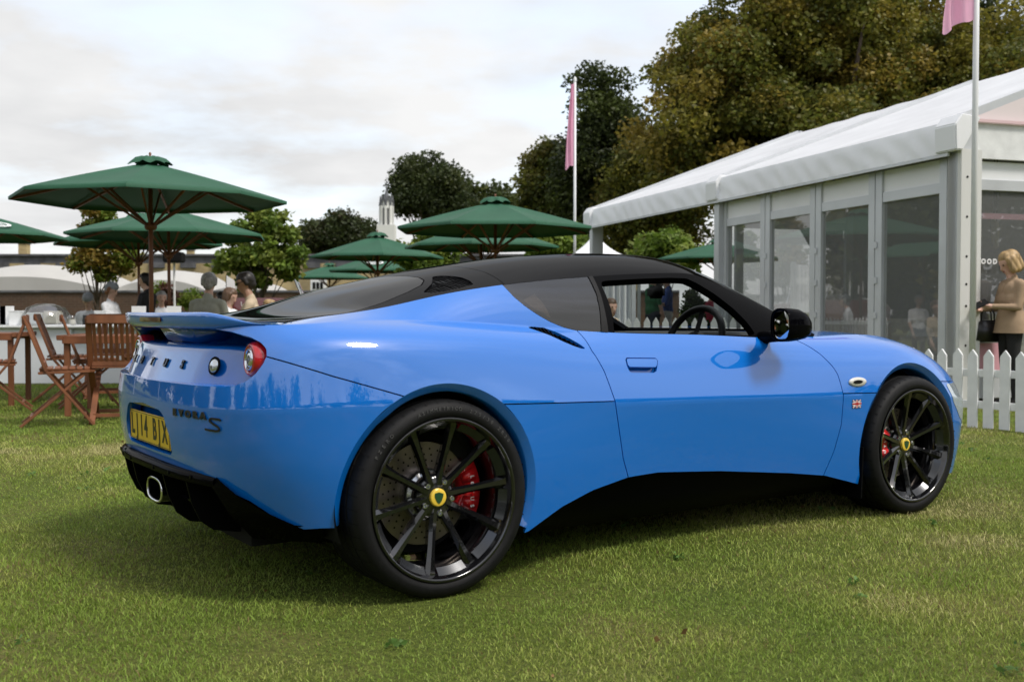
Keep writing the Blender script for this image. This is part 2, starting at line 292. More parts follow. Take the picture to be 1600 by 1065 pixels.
DARK = [(.042, .060, .018), (.055, .072, .020), (.066, .078, .022), (.034, .048, .017)]
MIDG = [(.085, .112, .022), (.115, .125, .024), (.07, .09, .02), (.15, .125, .025)]
FRESH = [(.13, .20, .028), (.17, .24, .035), (.10, .165, .024), (.21, .25, .045)]
def tree_at(u, v_top, v_bot, w_px, Y, name, label, n, leaf, cols, extra=None, trunk=None, group=None, zb=None, **k):
    """tree whose crown was measured in the photograph: top and bottom rows, width, at a distance Y"""
    t = at(u, v_top, Y); b = at(u, v_bot, Y); wid = w_px / F_PX * Y; z0 = float(gz(t.x, Y)) if zb is None else zb; hh = t.z - z0; cb = max(.3, b.z - z0); rz = (hh - cb) / 2; zc = cb + rz
    bl = extra(wid, rz, zc) if extra else [(0, 0, zc, wid * .42, wid * .42, rz * .92), (-wid * .22, .1 * wid, zc - rz * .35, wid * .3, wid * .3, rz * .55), (wid * .24, -.1 * wid, zc - rz * .25, wid * .28, wid * .3, rz * .6)]
    return make_tree(name, (t.x, Y, z0), hh, bl, n, leaf, cols, trunk or .035 * hh, label, group=group, **k)
tree_at(1300, -60, 330, 560, 36, 'chestnut_tree', 'huge autumn-brown chestnut tree towering behind the white marquee', 230000, .15, AUT, clump=.95, nclump=470, limbs=34, trunk=.5, fill=.25, group='tall trees behind the marquee',
        extra=lambda w_, r, z: [(-w_ * .20, 0, z, w_ * .26, w_ * .22, r * .86), (w_ * .18, 1, z + .5, w_ * .28, w_ * .24, r * .95), (-w_ * .36, -1, z - r * .35, w_ * .18, w_ * .18, r * .62), (w_ * .40, 0, z - r * .2, w_ * .16, w_ * .2, r * .8), (0, 0, z + r * .15, w_ * .24, w_ * .2, r * .9), (-w_ * .02, -2, z - r * .55, w_ * .4, w_ * .16, r * .42)])
tree_at(1560, -40, 250, 150, 40, 'evergreen_tree', 'dark green evergreen tree at the frame edge beyond the pink flag', 26000, .15, DARK, clump=.8, nclump=90, trunk=.25, group='tall trees behind the marquee')
tree_at(936, 94, 385, 100, 44, 'tall_tree', 'tall narrow dark green tree behind the thin flagpole', 45000, .16, DARK + MIDG[:1], clump=.85, nclump=130, trunk=.28, group='tall trees behind the marquee',
        extra=lambda w_, r, z: [(0, 0, z + r * .35, w_ * .42, w_ * .4, r * .62), (-w_ * .1, 0, z - r * .3, w_ * .5, w_ * .4, r * .6), (w_ * .25, 1, z - r * .1, w_ * .4, w_ * .4, r * .75)])
tree_at(862, 218, 380, 105, 46, 'broad_tree', 'green and ochre tree just left of the thin flagpole', 28000, .16, MIDG + AUT[:1], clump=.8, nclump=80, trunk=.22, group='tall trees behind the marquee')
tree_at(1025, 215, 400, 150, 42, 'broad_tree', 'olive brown tree between the dark narrow tree and the huge chestnut', 50000, .16, AUT[:4] + MIDG, clump=1.0, nclump=120, trunk=.3, group='tall trees behind the marquee')
tree_at(668, 238, 345, 120, 85, 'domed_tree', 'dark domed tree rising beside the white lantern turret', 26000, .26, DARK, clump=1.2, nclump=110, trunk=.35, group='dark trees on the skyline', limbs=14)
tree_at(745, 285, 352, 130, 90, 'domed_tree', 'dull green far tree low between two parasol tops', 9000, .4, MIDG[:3] + DARK[:1], clump=1.3, nclump=70, trunk=.3, group='dark trees on the skyline')
tree_at(533, 330, 410, 116, 80, 'dark_tree', 'low dark far tree left of the white lantern turret', 18000, .26, DARK + [(.05, .045, .018)], clump=1.1, nclump=80, trunk=.3, group='dark trees on the skyline')
tree_at(408, 316, 462, 128, 24, 'young_tree', 'young bright green tree by the brick wall left of the car roof', 8500, .12, FRESH, clump=.27, nclump=58, trunk=.045, limbs=18, fill=.3, group='young trees by the wall',
        extra=lambda w_, r, z: [(0, 0, z + r * .2, w_ * .34, w_ * .3, r * .75), (-w_ * .22, 0, z - r * .25, w_ * .3, w_ * .25, r * .5), (w_ * .25, 0, z - r * .1, w_ * .26, w_ * .25, r * .5)])
tree_at(150, 308, 452, 100, 26, 'young_tree', 'young yellowing tree showing between the left parasols', 6500, .11, FRESH[:2] + [(.22, .17, .03), (.25, .16, .03)], clump=.27, nclump=46, trunk=.04, limbs=16, fill=.3, group='young trees by the wall',
        extra=lambda w_, r, z: [(0, 0, z + r * .45, w_ * .26, w_ * .25, r * .5), (w_ * .12, 0, z - r * .3, w_ * .45, w_ * .35, r * .42), (-w_ * .1, 0, z, w_ * .25, w_ * .25, r * .5)])
tree_at(672, 355, 440, 95, 30, 'young_tree', 'yellow green young tree under the right parasols', 6500, .14, FRESH, clump=.35, nclump=60, trunk=.05, limbs=10, fill=.5, group='young trees by the wall')
tree_at(868, 345, 400, 80, 30, 'young_tree', 'yellow green young tree beside the white pointed tent', 5000, .14, FRESH, clump=.35, nclump=50, trunk=.05, limbs=8, fill=.5, group='young trees by the wall')
tree_at(1040, 360, 425, 90, 27, 'young_tree', 'yellow green young tree under the open marquee canopy', 6000, .14, FRESH, clump=.35, nclump=60, trunk=.05, limbs=10, fill=.5, group='young trees by the wall')
tree_at(1084, 447, 520, 32, 17, 'conifer_shrub', 'small clipped conifer seen through the car window', 7000, .05, [(.045, .085, .02), (.07, .11, .025), (.035, .065, .018)], clump=.10, nclump=70, trunk=.03, limbs=4, droop=-.3,
        extra=lambda w_, r, z: [(0, 0, z - r * .55, w_ * .5, w_ * .5, r * .45), (0, 0, z, w_ * .36, w_ * .36, r * .45), (0, 0, z + r * .5, w_ * .2, w_ * .2, r * .45)])
# trees on the far side of the lawn, behind the photographer: they show only as reflections in paint and glass
def far_side():
    C = []; cols = []; base = np.array(MIDG + DARK)
    for k in range(40):
        a = math.radians(-237 + 262 * k / 39 + rng.normal(0, 2)); R_ = 42 + 8 * rng.random(); cx_, cy_ = R_ * math.cos(a), R_ * math.sin(a) + 4
        if cy_ > 10 and cx_ > -.62 * cy_ - 4: continue
        h = (8 + 6 * rng.random()) * (.55 if cy_ > 8 else 1.0); m_ = 5200; nb = 26; u = rng.normal(size=(nb, 3)); u /= np.linalg.norm(u, axis=1)[:, None]; cc = np.array([cx_, cy_, h * .55]) + u * np.array([4.2, 4.2, h * .45]) * (.6 + .4 * rng.random((nb, 1))); pk = rng.integers(0, nb, m_); v = rng.normal(size=(m_, 3)) * .75; C.append(cc[pk] + v); cols.append(base[(rng.integers(0, len(base), nb))[pk]] * (.7 + .6 * rng.random((m_, 1))))
    C = np.concatenate(C); C[:, 2] = np.maximum(C[:, 2], .3); o = link('treeline', leaf_mesh(C, .42, np.concatenate(cols)), leaf_mat('leaf')); tag(o, 'belt of tall trees along the far side of the lawn', 'trees', kind='stuff')
far_side()
weeds()
# ------------------------------------------------------------------ the car's body surface: smooth curves lofted into skins (x forward, w outward to the right side, z up)
def nspl(t,y,q):
    """natural C2 cubic spline"""
    t=np.asarray(t,float); y=np.asarray(y,float); n=len(t); h=np.diff(t)
    if n==2: return y[0]+(y[1]-y[0])*(q-t[0])/h[0]
    A=np.zeros((n,n)); b=np.zeros(n); A[0,0]=A[-1,-1]=1
    for i in range(1,n-1):
        A[i,i-1]=h[i-1]; A[i,i]=2*(h[i-1]+h[i]); A[i,i+1]=h[i]
        b[i]=6*((y[i+1]-y[i])/h[i]-(y[i]-y[i-1])/h[i-1])
    m=np.linalg.solve(A,b)
    k=np.clip(np.searchsorted(t,q)-1,0,n-2); d=q-t[k]; hk=h[k]
    return y[k]+d*((y[k+1]-y[k])/hk-hk*(2*m[k]+m[k+1])/6)+d*d*m[k]/2+d**3*(m[k+1]-m[k])/(6*hk)
def sspl(t,y,q,even=True):
    """spline mirrored at the first and last knot (even) """
    t=list(t); y=list(y); L=t[-1]
    tt=[-a for a in t[3:0:-1]]+t+[2*L-a for a in t[-2:-5:-1]]
    s=1 if even else -1
    yy=[s*a for a in y[3:0:-1]]+y+[s*a for a in y[-2:-5:-1]]
    return nspl(tt,yy,q)
PLAN=[(0,-.745,0),(1,-.732,.34),(2,-.675,.615),(3,-.545,.800),(4,-.33,.893),(5,-.03,.922),(6,.36,.915),(7,.85,.888),(8,1.35,.874),(9,1.85,.884),
      (10,2.35,.903),(11,2.75,.893),(12,3.085,.805),(13,3.30,.61),(14,3.425,.33),(15,3.465,0)]
def plan(q):
    t=[a[0] for a in PLAN]
    x=sspl(t,[a[1] for a in PLAN],q); w=sspl(t,[a[2] for a in PLAN],q,False)
    return x,w
UK=[0,2,3,4,5,6,7,8,9,10,11,12,13,15]
RINGS=[ # (off per knot),(z per knot)
 ([.05,.055,.07,.055,.035,.035,.05,.055,.05,.035,.03,.05,.05,.05],[.33,.32,.27,.20,.15,.13,.13,.13,.12,.11,.10,.10,.10,.11]),
 ([.006,.010,.014,.010,.002,.004,.018,.022,.016,.004,.004,.01,.012,.012],[.50,.49,.47,.44,.42,.41,.40,.40,.39,.38,.36,.33,.31,.30]),
 ([0]*14,[.625,.63,.64,.65,.645,.625,.607,.595,.583,.572,.548,.50,.45,.42]),
 ([.012,.014,.015,.018,.026,.034,.036,.036,.035,.030,.036,.05,.06,.06],[.725,.73,.735,.755,.765,.745,.715,.70,.69,.69,.665,.60,.54,.50]),
 ([.034,.036,.042,.055,.080,.090,.083,.077,.085,.098,.112,.14,.15,.15],[.825,.83,.835,.855,.863,.845,.803,.786,.780,.785,.755,.68,.61,.56]),
 ([.060,.066,.10,.165,.205,.190,.142,.129,.150,.21,.25,.30,.30,.30],[.905,.905,.902,.912,.916,.896,.863,.847,.828,.836,.806,.73,.64,.59])]
def side(nu=440,n1=22,n2=34,u0=0.,u1=15.):
    q=np.linspace(u0,u1,nu); e=1e-3
    x,w=plan(q); xa,wa=plan(q-e); xb,wb=plan(q+e)
    tx,tw=(xb-xa),(wb-wa); L=np.hypot(tx,tw); nx,nw=-tw/L,tx/L   # outward for curve running tail->nose with w>0
    R=[]
    for off,z in RINGS:
        o=sspl(UK,off,q); zz=sspl(UK,z,q)
        R.append(np.stack([x-o*nx*1.0,w-o*nw,zz],-1))
    R=np.array(R)  # 6,nu,3
    # v: two splines with a crease at ring 2
    out=[]
    def piece(idx,n,endpoint):
        P=R[idx]; d=np.linalg.norm(np.diff(P,axis=0),axis=-1).mean(1); t=np.r_[0,np.cumsum(d)]; t/=t[-1]
        qq=np.linspace(0,1,n,endpoint=endpoint)
        return np.stack([np.stack([nspl(t,P[:,i,c],qq) for c in range(3)],-1) for i in range(P.shape[1])],0)
    a=piece([0,1,2],n1,False); b=piece([2,3,4,5],n2,True)
    G=np.concatenate([a,b],1)
    vv=np.r_[np.linspace(0,1,n1,endpoint=False),np.linspace(1,2,n2)]
    return q,vv,G
G1=[(3,-.52,.70,.902),(3.5,-.45,.655,.908),(4,-.36,.632,.922),(5,-.07,.635,.962),(5.6,.156,.638,1.008),(6.1,.40,.640,1.044),(6.55,.63,.622,1.068),(7,.86,.603,1.086),(7.5,1.12,.59,1.102),(8,1.42,.585,1.113),(8.35,1.57,.61,1.062),(8.7,1.75,.645,.986),(9.05,1.9,.672,.922),(9.4,2.05,.695,.855)]
CL=[(3,-.67,.905),(3.5,-.55,.907),(4,-.42,.908),(4.5,-.24,.942),(5,-.07,1.003),(5.6,.14,1.063),(6.1,.38,1.115),(6.55,.63,1.160),(7,.9,1.193),(7.5,1.2,1.213),(8,1.52,1.213),(8.35,1.80,1.135),(8.7,2.06,1.035),(9.05,2.29,.935),(9.4,2.47,.855)]
def smooth_poly(K,q,sig=.10,brk=8):
    """two natural splines that meet at the windscreen header, the corner between them rounded off"""
    K=np.array(K); t=K[:,0]; g=np.arange(t[0]-.6,t[-1]+.6,.01); kb=int(np.argmin(abs(t-brk)))
    out=[]
    for c in range(1,K.shape[1]):
        y=np.where(g<=brk,nspl(t[:kb+1],K[:kb+1,c],g),nspl(t[kb:],K[kb:,c],g))
        k=np.arange(-50,51)*.01; ker=np.exp(-.5*(k/sig)**2); ker/=ker.sum()
        yp=np.pad(y,50,mode='reflect',reflect_type='odd'); out.append(np.interp(q,g,np.convolve(yp,ker,'valid')))
    return np.stack(out,-1)
def g1(q): return smooth_poly(G1,q)
def cl(q): return smooth_poly(CL,q)
def r5(q):
    e=1e-3; x,w=plan(q); xa,wa=plan(q-e); xb,wb=plan(q+e)
    tx,tw=(xb-xa),(wb-wa); L=np.hypot(tx,tw); nx,nw=-tw/L,tx/L
    o=sspl(UK,RINGS[5][0],q); z=sspl(UK,RINGS[5][1],q)
    return np.stack([x-o*nx,w-o*nw,z],-1)
def upper(nu=260,nv=26):
    q=np.linspace(3.0,9.4,nu); a=r5(q); b=g1(q); t=np.linspace(0,1,nv)
    P=a[:,None]*(1-t)[None,:,None]+b[:,None]*t[None,:,None]
    bul=np.linalg.norm(b-a,axis=1)*.07
    P[:,:,1]+=bul[:,None]*(4*t*(1-t))[None]*.8; P[:,:,2]+=bul[:,None]*(4*t*(1-t))[None]*.4
    return q,t,P
def roof(nu=260,nv=44,q0=3.0,q1=9.4):
    q=np.linspace(q0,q1,nu); e=g1(q); c=cl(q); t=np.linspace(0,1,nv)
    tt=t**1.35  # finer near the edge
    P=np.zeros((nu,nv,3)); n=2.5
    h=1-(1-tt)**n; s=1-(1-tt)**2
    P[:,:,0]=e[:,0,None]+(c[:,0]-e[:,0])[:,None]*s
    P[:,:,1]=e[:,1,None]*(1-tt)
    P[:,:,2]=e[:,2,None]+(c[:,1]-e[:,2])[:,None]*h
    return q,tt,P
# ------------------------------------------------------------------ materials of the car
BLUE = mat('car_blue_paint', (.002, .148, .58), rough=.35, coat=1.0, spec=.1, Coat_IOR=2.0)
BLACKP = mat('car_black_paint', (.002, .002, .003), rough=.4, coat=.24, spec=.0, Coat_IOR=1.3)
TRIM = mat('car_satin_black', (.003, .003, .0035), rough=.4, spec=.03)
MATT = mat('car_matt_black', (.006, .006, .006), rough=.8, spec=.2)
RUBBER = vary(mat('tyre_rubber', (.006, .006, .0065), rough=.6, spec=.22), scale=30, amount=.25, bump=.15, bscale=300)
ALLOY = mat('black_alloy', (.005, .005, .006), rough=.10, coat=1.0)
STEEL = mat('bright_steel', (.55, .56, .58), rough=.25, metal=1.0)
DISC = vary(mat('brake_disc_metal', (.21, .18, .16), rough=.36, metal=1.0), scale=3, amount=.15)
REDC = mat('caliper_red', (.62, .012, .016), rough=.3, coat=.5)
WHITEP = mat('white_print', (.8, .8, .8), rough=.5)
DGLASS = mat('dark_hatch_glass', (.002, .002, .003), rough=.05, spec=.0, coat=.45, Coat_IOR=1.3)
CARGLASS = glassmat('side_pane_tint', col=(.42, .44, .44), alpha=.08)
SCREEN = glassmat('windscreen_pane', col=(.62, .66, .65), alpha=.03)
MESHB = vary(mat('black_vent_mesh', (.012, .012, .012), rough=.5), scale=60, amount=.5)
CABIN = vary(mat('cabin_black_leather', (.012, .012, .012), rough=.5), scale=40, amount=.3, bump=.2, bscale=200)
YELLOWPLATE = mat('yellow_plate', (.72, .46, .015), rough=.28, coat=.4)
INK = mat('black_print', (.008, .008, .008), rough=.4)
REDLENS = mat('red_lens', (.45, .004, .012), rough=.08, coat=1.0, Emission_Strength=0.0)
CLEARLENS = mat('clear_lens', (.62, .64, .66), rough=.1, metal=.8, coat=1.0)
CHROME = mat('chrome', (.78, .78, .8), rough=.05, metal=1.0)
YEL = mat('badge_yellow', (.80, .55, .06), rough=.3, coat=.6)
GRN = mat('badge_green', (.012, .06, .025), rough=.3, coat=.6)

TH = .5947; CX, CW = -1.8035, 3.974
car = empty('sports_car', (-CX * math.cos(TH) - CW * math.sin(TH), -CX * math.sin(TH) + CW * math.cos(TH), 0), TH)
tag(car, 'glossy blue sports coupe with black roof and black wheels parked on the lawn', 'car')

# ------------------------------------------------------------------ skins and panel cutting
class Skin:
    def __init__(s, A, F): s.A = np.asarray(A, float); s.F = F
def grid_skin(P, q, t):
    nu, nv = P.shape[:2]; A = np.concatenate([P.reshape(-1, 3), np.repeat(q, nv)[:, None], np.tile(t, nu)[:, None]], 1)
    F = [(i * nv + j, (i + 1) * nv + j, (i + 1) * nv + j + 1, i * nv + j + 1) for i in range(nu - 1) for j in range(nv - 1)]
    return Skin(A, F)
def clip(S, phi):
    """keep the part of the skin where phi >= 0, cut exactly along phi = 0"""
    s = np.asarray(phi, float); s = np.where(abs(s) < 1e-7, 1e-7, s); pos = s > 0
    if pos.all(): return S
    A = list(S.A); new = {}; out = []
    posl = pos.tolist()
    for f in S.F:
        k = [posl[i] for i in f]
        if all(k): out.append(f); continue
        if not any(k): continue
        g = []
        for a, b in zip(f, f[1:] + f[:1]):
            if posl[a]: g.append(a)
            if posl[a] != posl[b]:
                key = (a, b) if a < b else (b, a)
                if key not in new:
                    t = s[key[0]] / (s[key[0]] - s[key[1]]); A.append(S.A[key[0]] * (1 - t) + S.A[key[1]] * t); new[key] = len(A) - 1
                g.append(new[key])
        if len(g) > 2: out.append(tuple(g))
    used = sorted({i for f in out for i in f}); mp_ = {o: n for n, o in enumerate(used)}
    return Skin(np.array([A[i] for i in used]) if used else np.zeros((0, 5)), [tuple(mp_[i] for i in f) for f in out])
def sdf(P, poly):
    """signed distance to a closed outline, positive inside"""
    P = np.asarray(P, float); poly = np.asarray(poly, float); d = np.full(len(P), 1e9); ins = np.zeros(len(P), bool)
    for a, b in zip(poly, np.roll(poly, -1, 0)):
        e = b - a; w_ = P - a; t = np.clip((w_ @ e) / (e @ e + 1e-12), 0, 1); d = np.minimum(d, np.linalg.norm(w_ - t[:, None] * e, axis=1))
        c = ((a[1] > P[:, 1]) != (b[1] > P[:, 1])); x = a[0] + (P[:, 1] - a[1]) * (b[0] - a[0]) / (b[1] - a[1] + 1e-15); ins ^= c & (P[:, 0] < x)
    return np.where(ins, d, -d)
def XZ(S): return S.A[:, [0, 2]]
def WZ(S): return S.A[:, [1, 2]]
def XW(S): return S.A[:, [0, 1]]
def vnormals(V, F):
    n = np.zeros_like(V)
    for f in F:
        a, b, c = V[f[0]], V[f[1]], V[f[2]]
        if len(f) > 3: k = np.cross(V[f[2]] - a, V[f[3]] - b)
        else: k = np.cross(b - a, c - a)
        for i in f: n[i] += k
    L = np.linalg.norm(n, axis=1); L[L == 0] = 1; return n / L[:, None]
def to_mesh(skins, sides=(1,), inset=0.0, flange=0.012, weld=True):
    """skins of the right side -> (V, F) in car axes, optionally mirrored, with the edges turned inwards"""
    V = []; F = []
    for sd in sides:
        for S in skins:
            b = len(V); V += [(a[0], -a[1] * sd, a[2]) for a in S.A]; F += [tuple(b + i for i in (f if sd == 1 else f[::-1])) for f in S.F]
    V = np.array(V)
    if weld and (len(skins) > 1 or len(sides) > 1):
        bm = bmesh.new(); vs = [bm.verts.new(v) for v in V]
        for f in F:
            try: bm.faces.new([vs[i] for i in f])
            except ValueError: pass
        bmesh.ops.remove_doubles(bm, verts=bm.verts, dist=6e-4); bm.verts.index_update()
        V = np.array([v.co[:] for v in bm.verts]); F = [tuple(v.index for v in f.verts) for f in bm.faces]; bm.free()
    n = vnormals(V, F)
    if inset: V = V - n * inset
    if flange:
        cnt = {}
        for f in F:
            for a, b in zip(f, f[1:] + f[:1]):
                k = (a, b) if a < b else (b, a); cnt[k] = cnt.get(k, 0) + 1 if k in cnt else 1
        ed = []
        for f in F:
            for a, b in zip(f, f[1:] + f[:1]):
                if cnt[(a, b) if a < b else (b, a)] == 1: ed.append((a, b))
        X = {}; extra = []
        for a, b in ed:
            for i in (a, b):
                if i not in X: X[i] = len(V) + len(extra); extra += [V[i], V[i] - n[i] * flange]
        F = list(F) + [(X[b], X[a], X[a] + 1, X[b] + 1) for a, b in ed]
        if extra: V = np.vstack([V, np.array(extra)])
    return V, F
def panel(name, skins, m, parent=car, sides=(1,), **k):
    skins = [s for s in (skins if isinstance(skins, list) else [skins]) if len(s.F)]
    V, F = to_mesh(skins, sides, **k); return mesh(name, V, F, m, parent, smooth=True)

DU = .03
q_s, v_s, P_s = side(nu=501, n1=20, n2=30)
SIDE = grid_skin(P_s, q_s, v_s)
nq = int(round((9.39 - 3.0) / DU)) + 1
q_u = np.linspace(3.0, 3.0 + DU * (nq - 1), nq)
def upper_on(q, nv=24):
    a = r5(q); b = g1(q); t = np.linspace(0, 1, nv); P = a[:, None] * (1 - t)[None, :, None] + b[:, None] * t[None, :, None]
    bul = np.linalg.norm(b - a, axis=1) * .055; P[:, :, 1] += bul[:, None] * (4 * t * (1 - t))[None]; P[:, :, 2] += .4 * bul[:, None] * (4 * t * (1 - t))[None]
    return t, P
t_u, P_u = upper_on(q_u); UPPER = grid_skin(P_u, q_u, t_u)
def roof_on(q, nv=40):
    e = g1(q); c = cl(q); t = np.linspace(0, 1, nv) ** 1.35; P = np.zeros((len(q), nv, 3)); h = 1 - (1 - t) ** 2.4; s_ = 1 - (1 - t) ** 2
    P[:, :, 0] = e[:, 0, None] + (c[:, 0] - e[:, 0])[:, None] * s_; P[:, :, 1] = e[:, 1, None] * (1 - t); P[:, :, 2] = e[:, 2, None] + (c[:, 1] - e[:, 2])[:, None] * h
    return t, P
t_r, P_r = roof_on(q_u); ROOF = grid_skin(P_r, q_u, t_r)

GAP = .0022
RA, RAZ, RAR = 0.0, .325, .375      # rear arch centre and radius of its outer edge
FA, FAZ, FAR = 2.558, .322, .378
def arch_r(S): return np.hypot((S.A[:, 0] - RA), (S.A[:, 2] - RAZ) * .985) - RAR
def arch_f(S): return np.hypot((S.A[:, 0] - FA), (S.A[:, 2] - FAZ) * .99) - FAR
BOT_U = [(0, .405), (.8, .402), (1.8, .378), (2.4, .335), (2.9, .275), (3.25, .245), (3.6, .25), (4, .25), (4.3, .2), (5, .15), (5.8, .15), (6.0, .165), (6.32, .236), (6.62, .281), (6.98, .312), (7.3, .316), (8, .290), (8.83, .247), (9.25, .219), (9.62, .170), (10, .12), (10.9, .12), (11.2, .14), (11.6, .14), (12.5, .12), (15, .12)]
def bottom(S): return S.A[:, 2] - np.interp(S.A[:, 3], [a for a, b in BOT_U], [b for a, b in BOT_U])
# recess round the tail lamps, seen from behind (w, z)
RECESS = [(-.9, .699), (0, .699), (.26, .701), (.50, .702), (.62, .703), (.672, .709), (.708, .724), (.731, .748), (.744, .778), (.747, .805), (.738, .828), (.715, .847), (.676, .864), (.60, .880), (.52, .888), (.44, .891), (0, .892), (-.9, .892)]
def recess(S): return np.where(S.A[:, 3] < 3.6, -sdf(WZ(S), RECESS), 1.0)
PLATEPOC = [(-.9, .615), (0, .613), (.20, .600), (.235, .585), (.285, .517), (.283, .458), (.26, .448), (-.9, .445)]
def platepoc(S): return np.where(S.A[:, 3] < 3.0, -sdf(WZ(S), PLATEPOC), 1.0)

BODY = clip(SIDE, bottom(SIDE))
for fn in (arch_r, arch_f): BODY = clip(BODY, fn(BODY))
# lines that part the panels, in side view (x, z)
DOOR = [(.668, 1.0), (.683, .87), (.690, .795), (.697, .785), (.721, .723), (.746, .611), (.777, .489), (.806, .383), (.837, .318), (.86, .2), (1.955, .10), (1.972, .225), (2.018, .322), (2.052, .445), (2.057, .56), (2.046, .666), (2.03, .70), (1.983, .757), (1.93, .80), (1.885, .83), (1.80, 1.0)]
CUT = [(-2, 1.2), (-.75, .845), (-.561, .803), (-.385, .740), (-.166, .672), (-.10, .652), (.05, .60), (.05, -1), (-2, -1)]     # rear bumper below this line
LOW = [(.05, -1), (.05, .629), (.21, .626), (.453, .618), (.729, .610), (.78, .609), (.9, .2), (.9, -1)]
FLOW = [(1.9, -1), (1.9, .585), (2.02, .583), (2.26, .5765), (2.5, .57), (2.5, -1)]
FBUMP = [(2.5, -1), (2.5, .66), (2.80, .607), (2.92, .600), (3.1, .60), (4.0, .58), (4, -1)]
def lin(S, q_): return sdf(XZ(S), q_)
HANDLE = [(.848, .7645), (.856, .768), (1.012, .763), (1.021, .758), (1.019, .748), (.996, .712), (.985, .706), (.862, .7105), (.852, .715), (.846, .735)]
INTAKE = [(.455, .886), (.48, .889), (.535, .884), (.572, .868), (.61, .845), (.645, .822), (.672, .8), (.655, .803), (.61, .816), (.57, .832), (.52, .858)]
def ell(cx, cz, a, b, n=40, rot=0.0):
    return [(cx + a * math.cos(t) * math.cos(rot) - b * math.sin(t) * math.sin(rot), cz + a * math.cos(t) * math.sin(rot) + b * math.sin(t) * math.cos(rot)) for t in [2 * math.pi * i / n for i in range(n)]]

B0 = clip(BODY, recess(BODY)); B0 = clip(B0, platepoc(B0))
dd = lambda S: lin(S, DOOR)
door0 = clip(BODY, dd(BODY) - GAP); door1 = clip(door0, -sdf(XZ(door0), HANDLE))
behind = clip(B0, np.where(B0.A[:, 0] < 1.2, -dd(B0), -1) - GAP)
bump = clip(behind, lin(behind, CUT) - GAP)
rest = clip(behind, -lin(behind, CUT) - GAP)
low = clip(rest, lin(rest, LOW) - GAP)
quarter = clip(rest, -lin(rest, LOW) - GAP)
ahead = clip(B0, np.where(B0.A[:, 0] > 1.2, -dd(B0), -1) - GAP)
fb = clip(ahead, lin(ahead, FBUMP) - GAP); fr_ = clip(ahead, -lin(ahead, FBUMP) - GAP)
flow = clip(fr_, lin(fr_, FLOW) - GAP); fend = clip(fr_, -lin(fr_, FLOW) - GAP)
# side glass outline on the upper skin (x, z)
SAIL = [(-2, .5), (-2, 1.3), (.33, 1.3), (.385, 1.085), (.405, 1.052), (.435, 1.0), (.47, .966), (.515, .934), (.565, .907), (.62, .886), (.68, .873), (.74, .866), (.80, .8635), (.80, .5)]
def sail(S): return sdf(XZ(S), SAIL)
sail_s = clip(UPPER, sail(UPPER) - .001)
# the sliver of the door skirt along the belt stays with the side skin; the sail joins the quarter panel
quarter_all = [clip(s, -sdf(XZ(s), INTAKE)) for s in (quarter, sail_s)]
FUEL = ell(.245, .906, .088, .0125, rot=-.07)
for sd in (1, -1):
    panel('door', door1, BLUE, sides=(sd,))
    qp = panel('rear_quarter', quarter_all, BLUE, sides=(sd,))
    panel('rear_sill', low, BLUE, sides=(sd,))
    panel('front_wing', fend, BLUE, sides=(sd,))
    panel('front_sill', flow, BLUE, sides=(sd,))
panel('rear_bumper', bump, BLUE, sides=(1, -1))
panel('front_bumper', fb, BLUE, sides=(1, -1))
# black shell added behind the shut lines to keep light out of the gaps
shell = clip(BODY, np.where(BODY.A[:, 3] < 3.75, -1.0, 1.0)); shell = clip(shell, -sdf(XZ(shell), [(p[0], p[1]) for p in ell(.93, .737, .12, .055)])); shell = clip(shell, -sdf(XZ(shell), ell(.56, .845, .16, .07)))
panel('light_block_shell', shell, MATT, sides=(1, -1), inset=.013, flange=0)

# handles, intakes
for sd in (1, -1):
    hb = clip(SIDE, sdf(XZ(SIDE), ell(.934, .737, .105, .04)))
    door_h = panel('handle_recess', hb, BLUE, sides=(sd,), inset=.022, flange=0)
    HF = [(.853, .759), (.858, .7635), (1.010, .7585), (1.0155, .754), (1.013, .746), (1.003, .730), (.995, .727), (.858, .7325), (.8515, .737)]
    fl = clip(SIDE, sdf(XZ(SIDE), HF)); panel('door_handle', fl, BLUE, sides=(sd,), inset=-.002, flange=.014)
    ib = [clip(s, sdf(XZ(s), [(x + (x - .56) * .12, z + (z - .845) * .15) for x, z in INTAKE])) for s in (clip(SIDE, SIDE.A[:, 0] - .3), UPPER)]
    panel('side_intake', ib, MESHB, sides=(sd,), inset=.02, flange=0)
    mb = MB()
    for k in range(13):
        t = (k + .5) / 13; xx = .47 + .19 * t; zc = .882 - .075 * t ** 1.15; h = .003 + .028 * math.sin(math.pi * min(1, t * 1.02)) ** .8
        SS = np.vstack([SIDE.A[(abs(SIDE.A[:, 3] - 6.4) < .5) & (SIDE.A[:, 4] > 1.4)], UPPER.A[(abs(UPPER.A[:, 3] - 6.4) < .5) & (UPPER.A[:, 4] < .3)]])
        wz = [SS[np.argmin((SS[:, 0] - xx) ** 2 + (SS[:, 2] - z_) ** 2), 1] for z_ in (zc - h, zc + h)]
        mb.bar((xx, -sd * (wz[0] - .014), zc - h), (xx + .006, -sd * (wz[1] - .014), zc + h), .004, .008, up=(0, 1, 0))
    mb.build('intake_fin', TRIM, car)

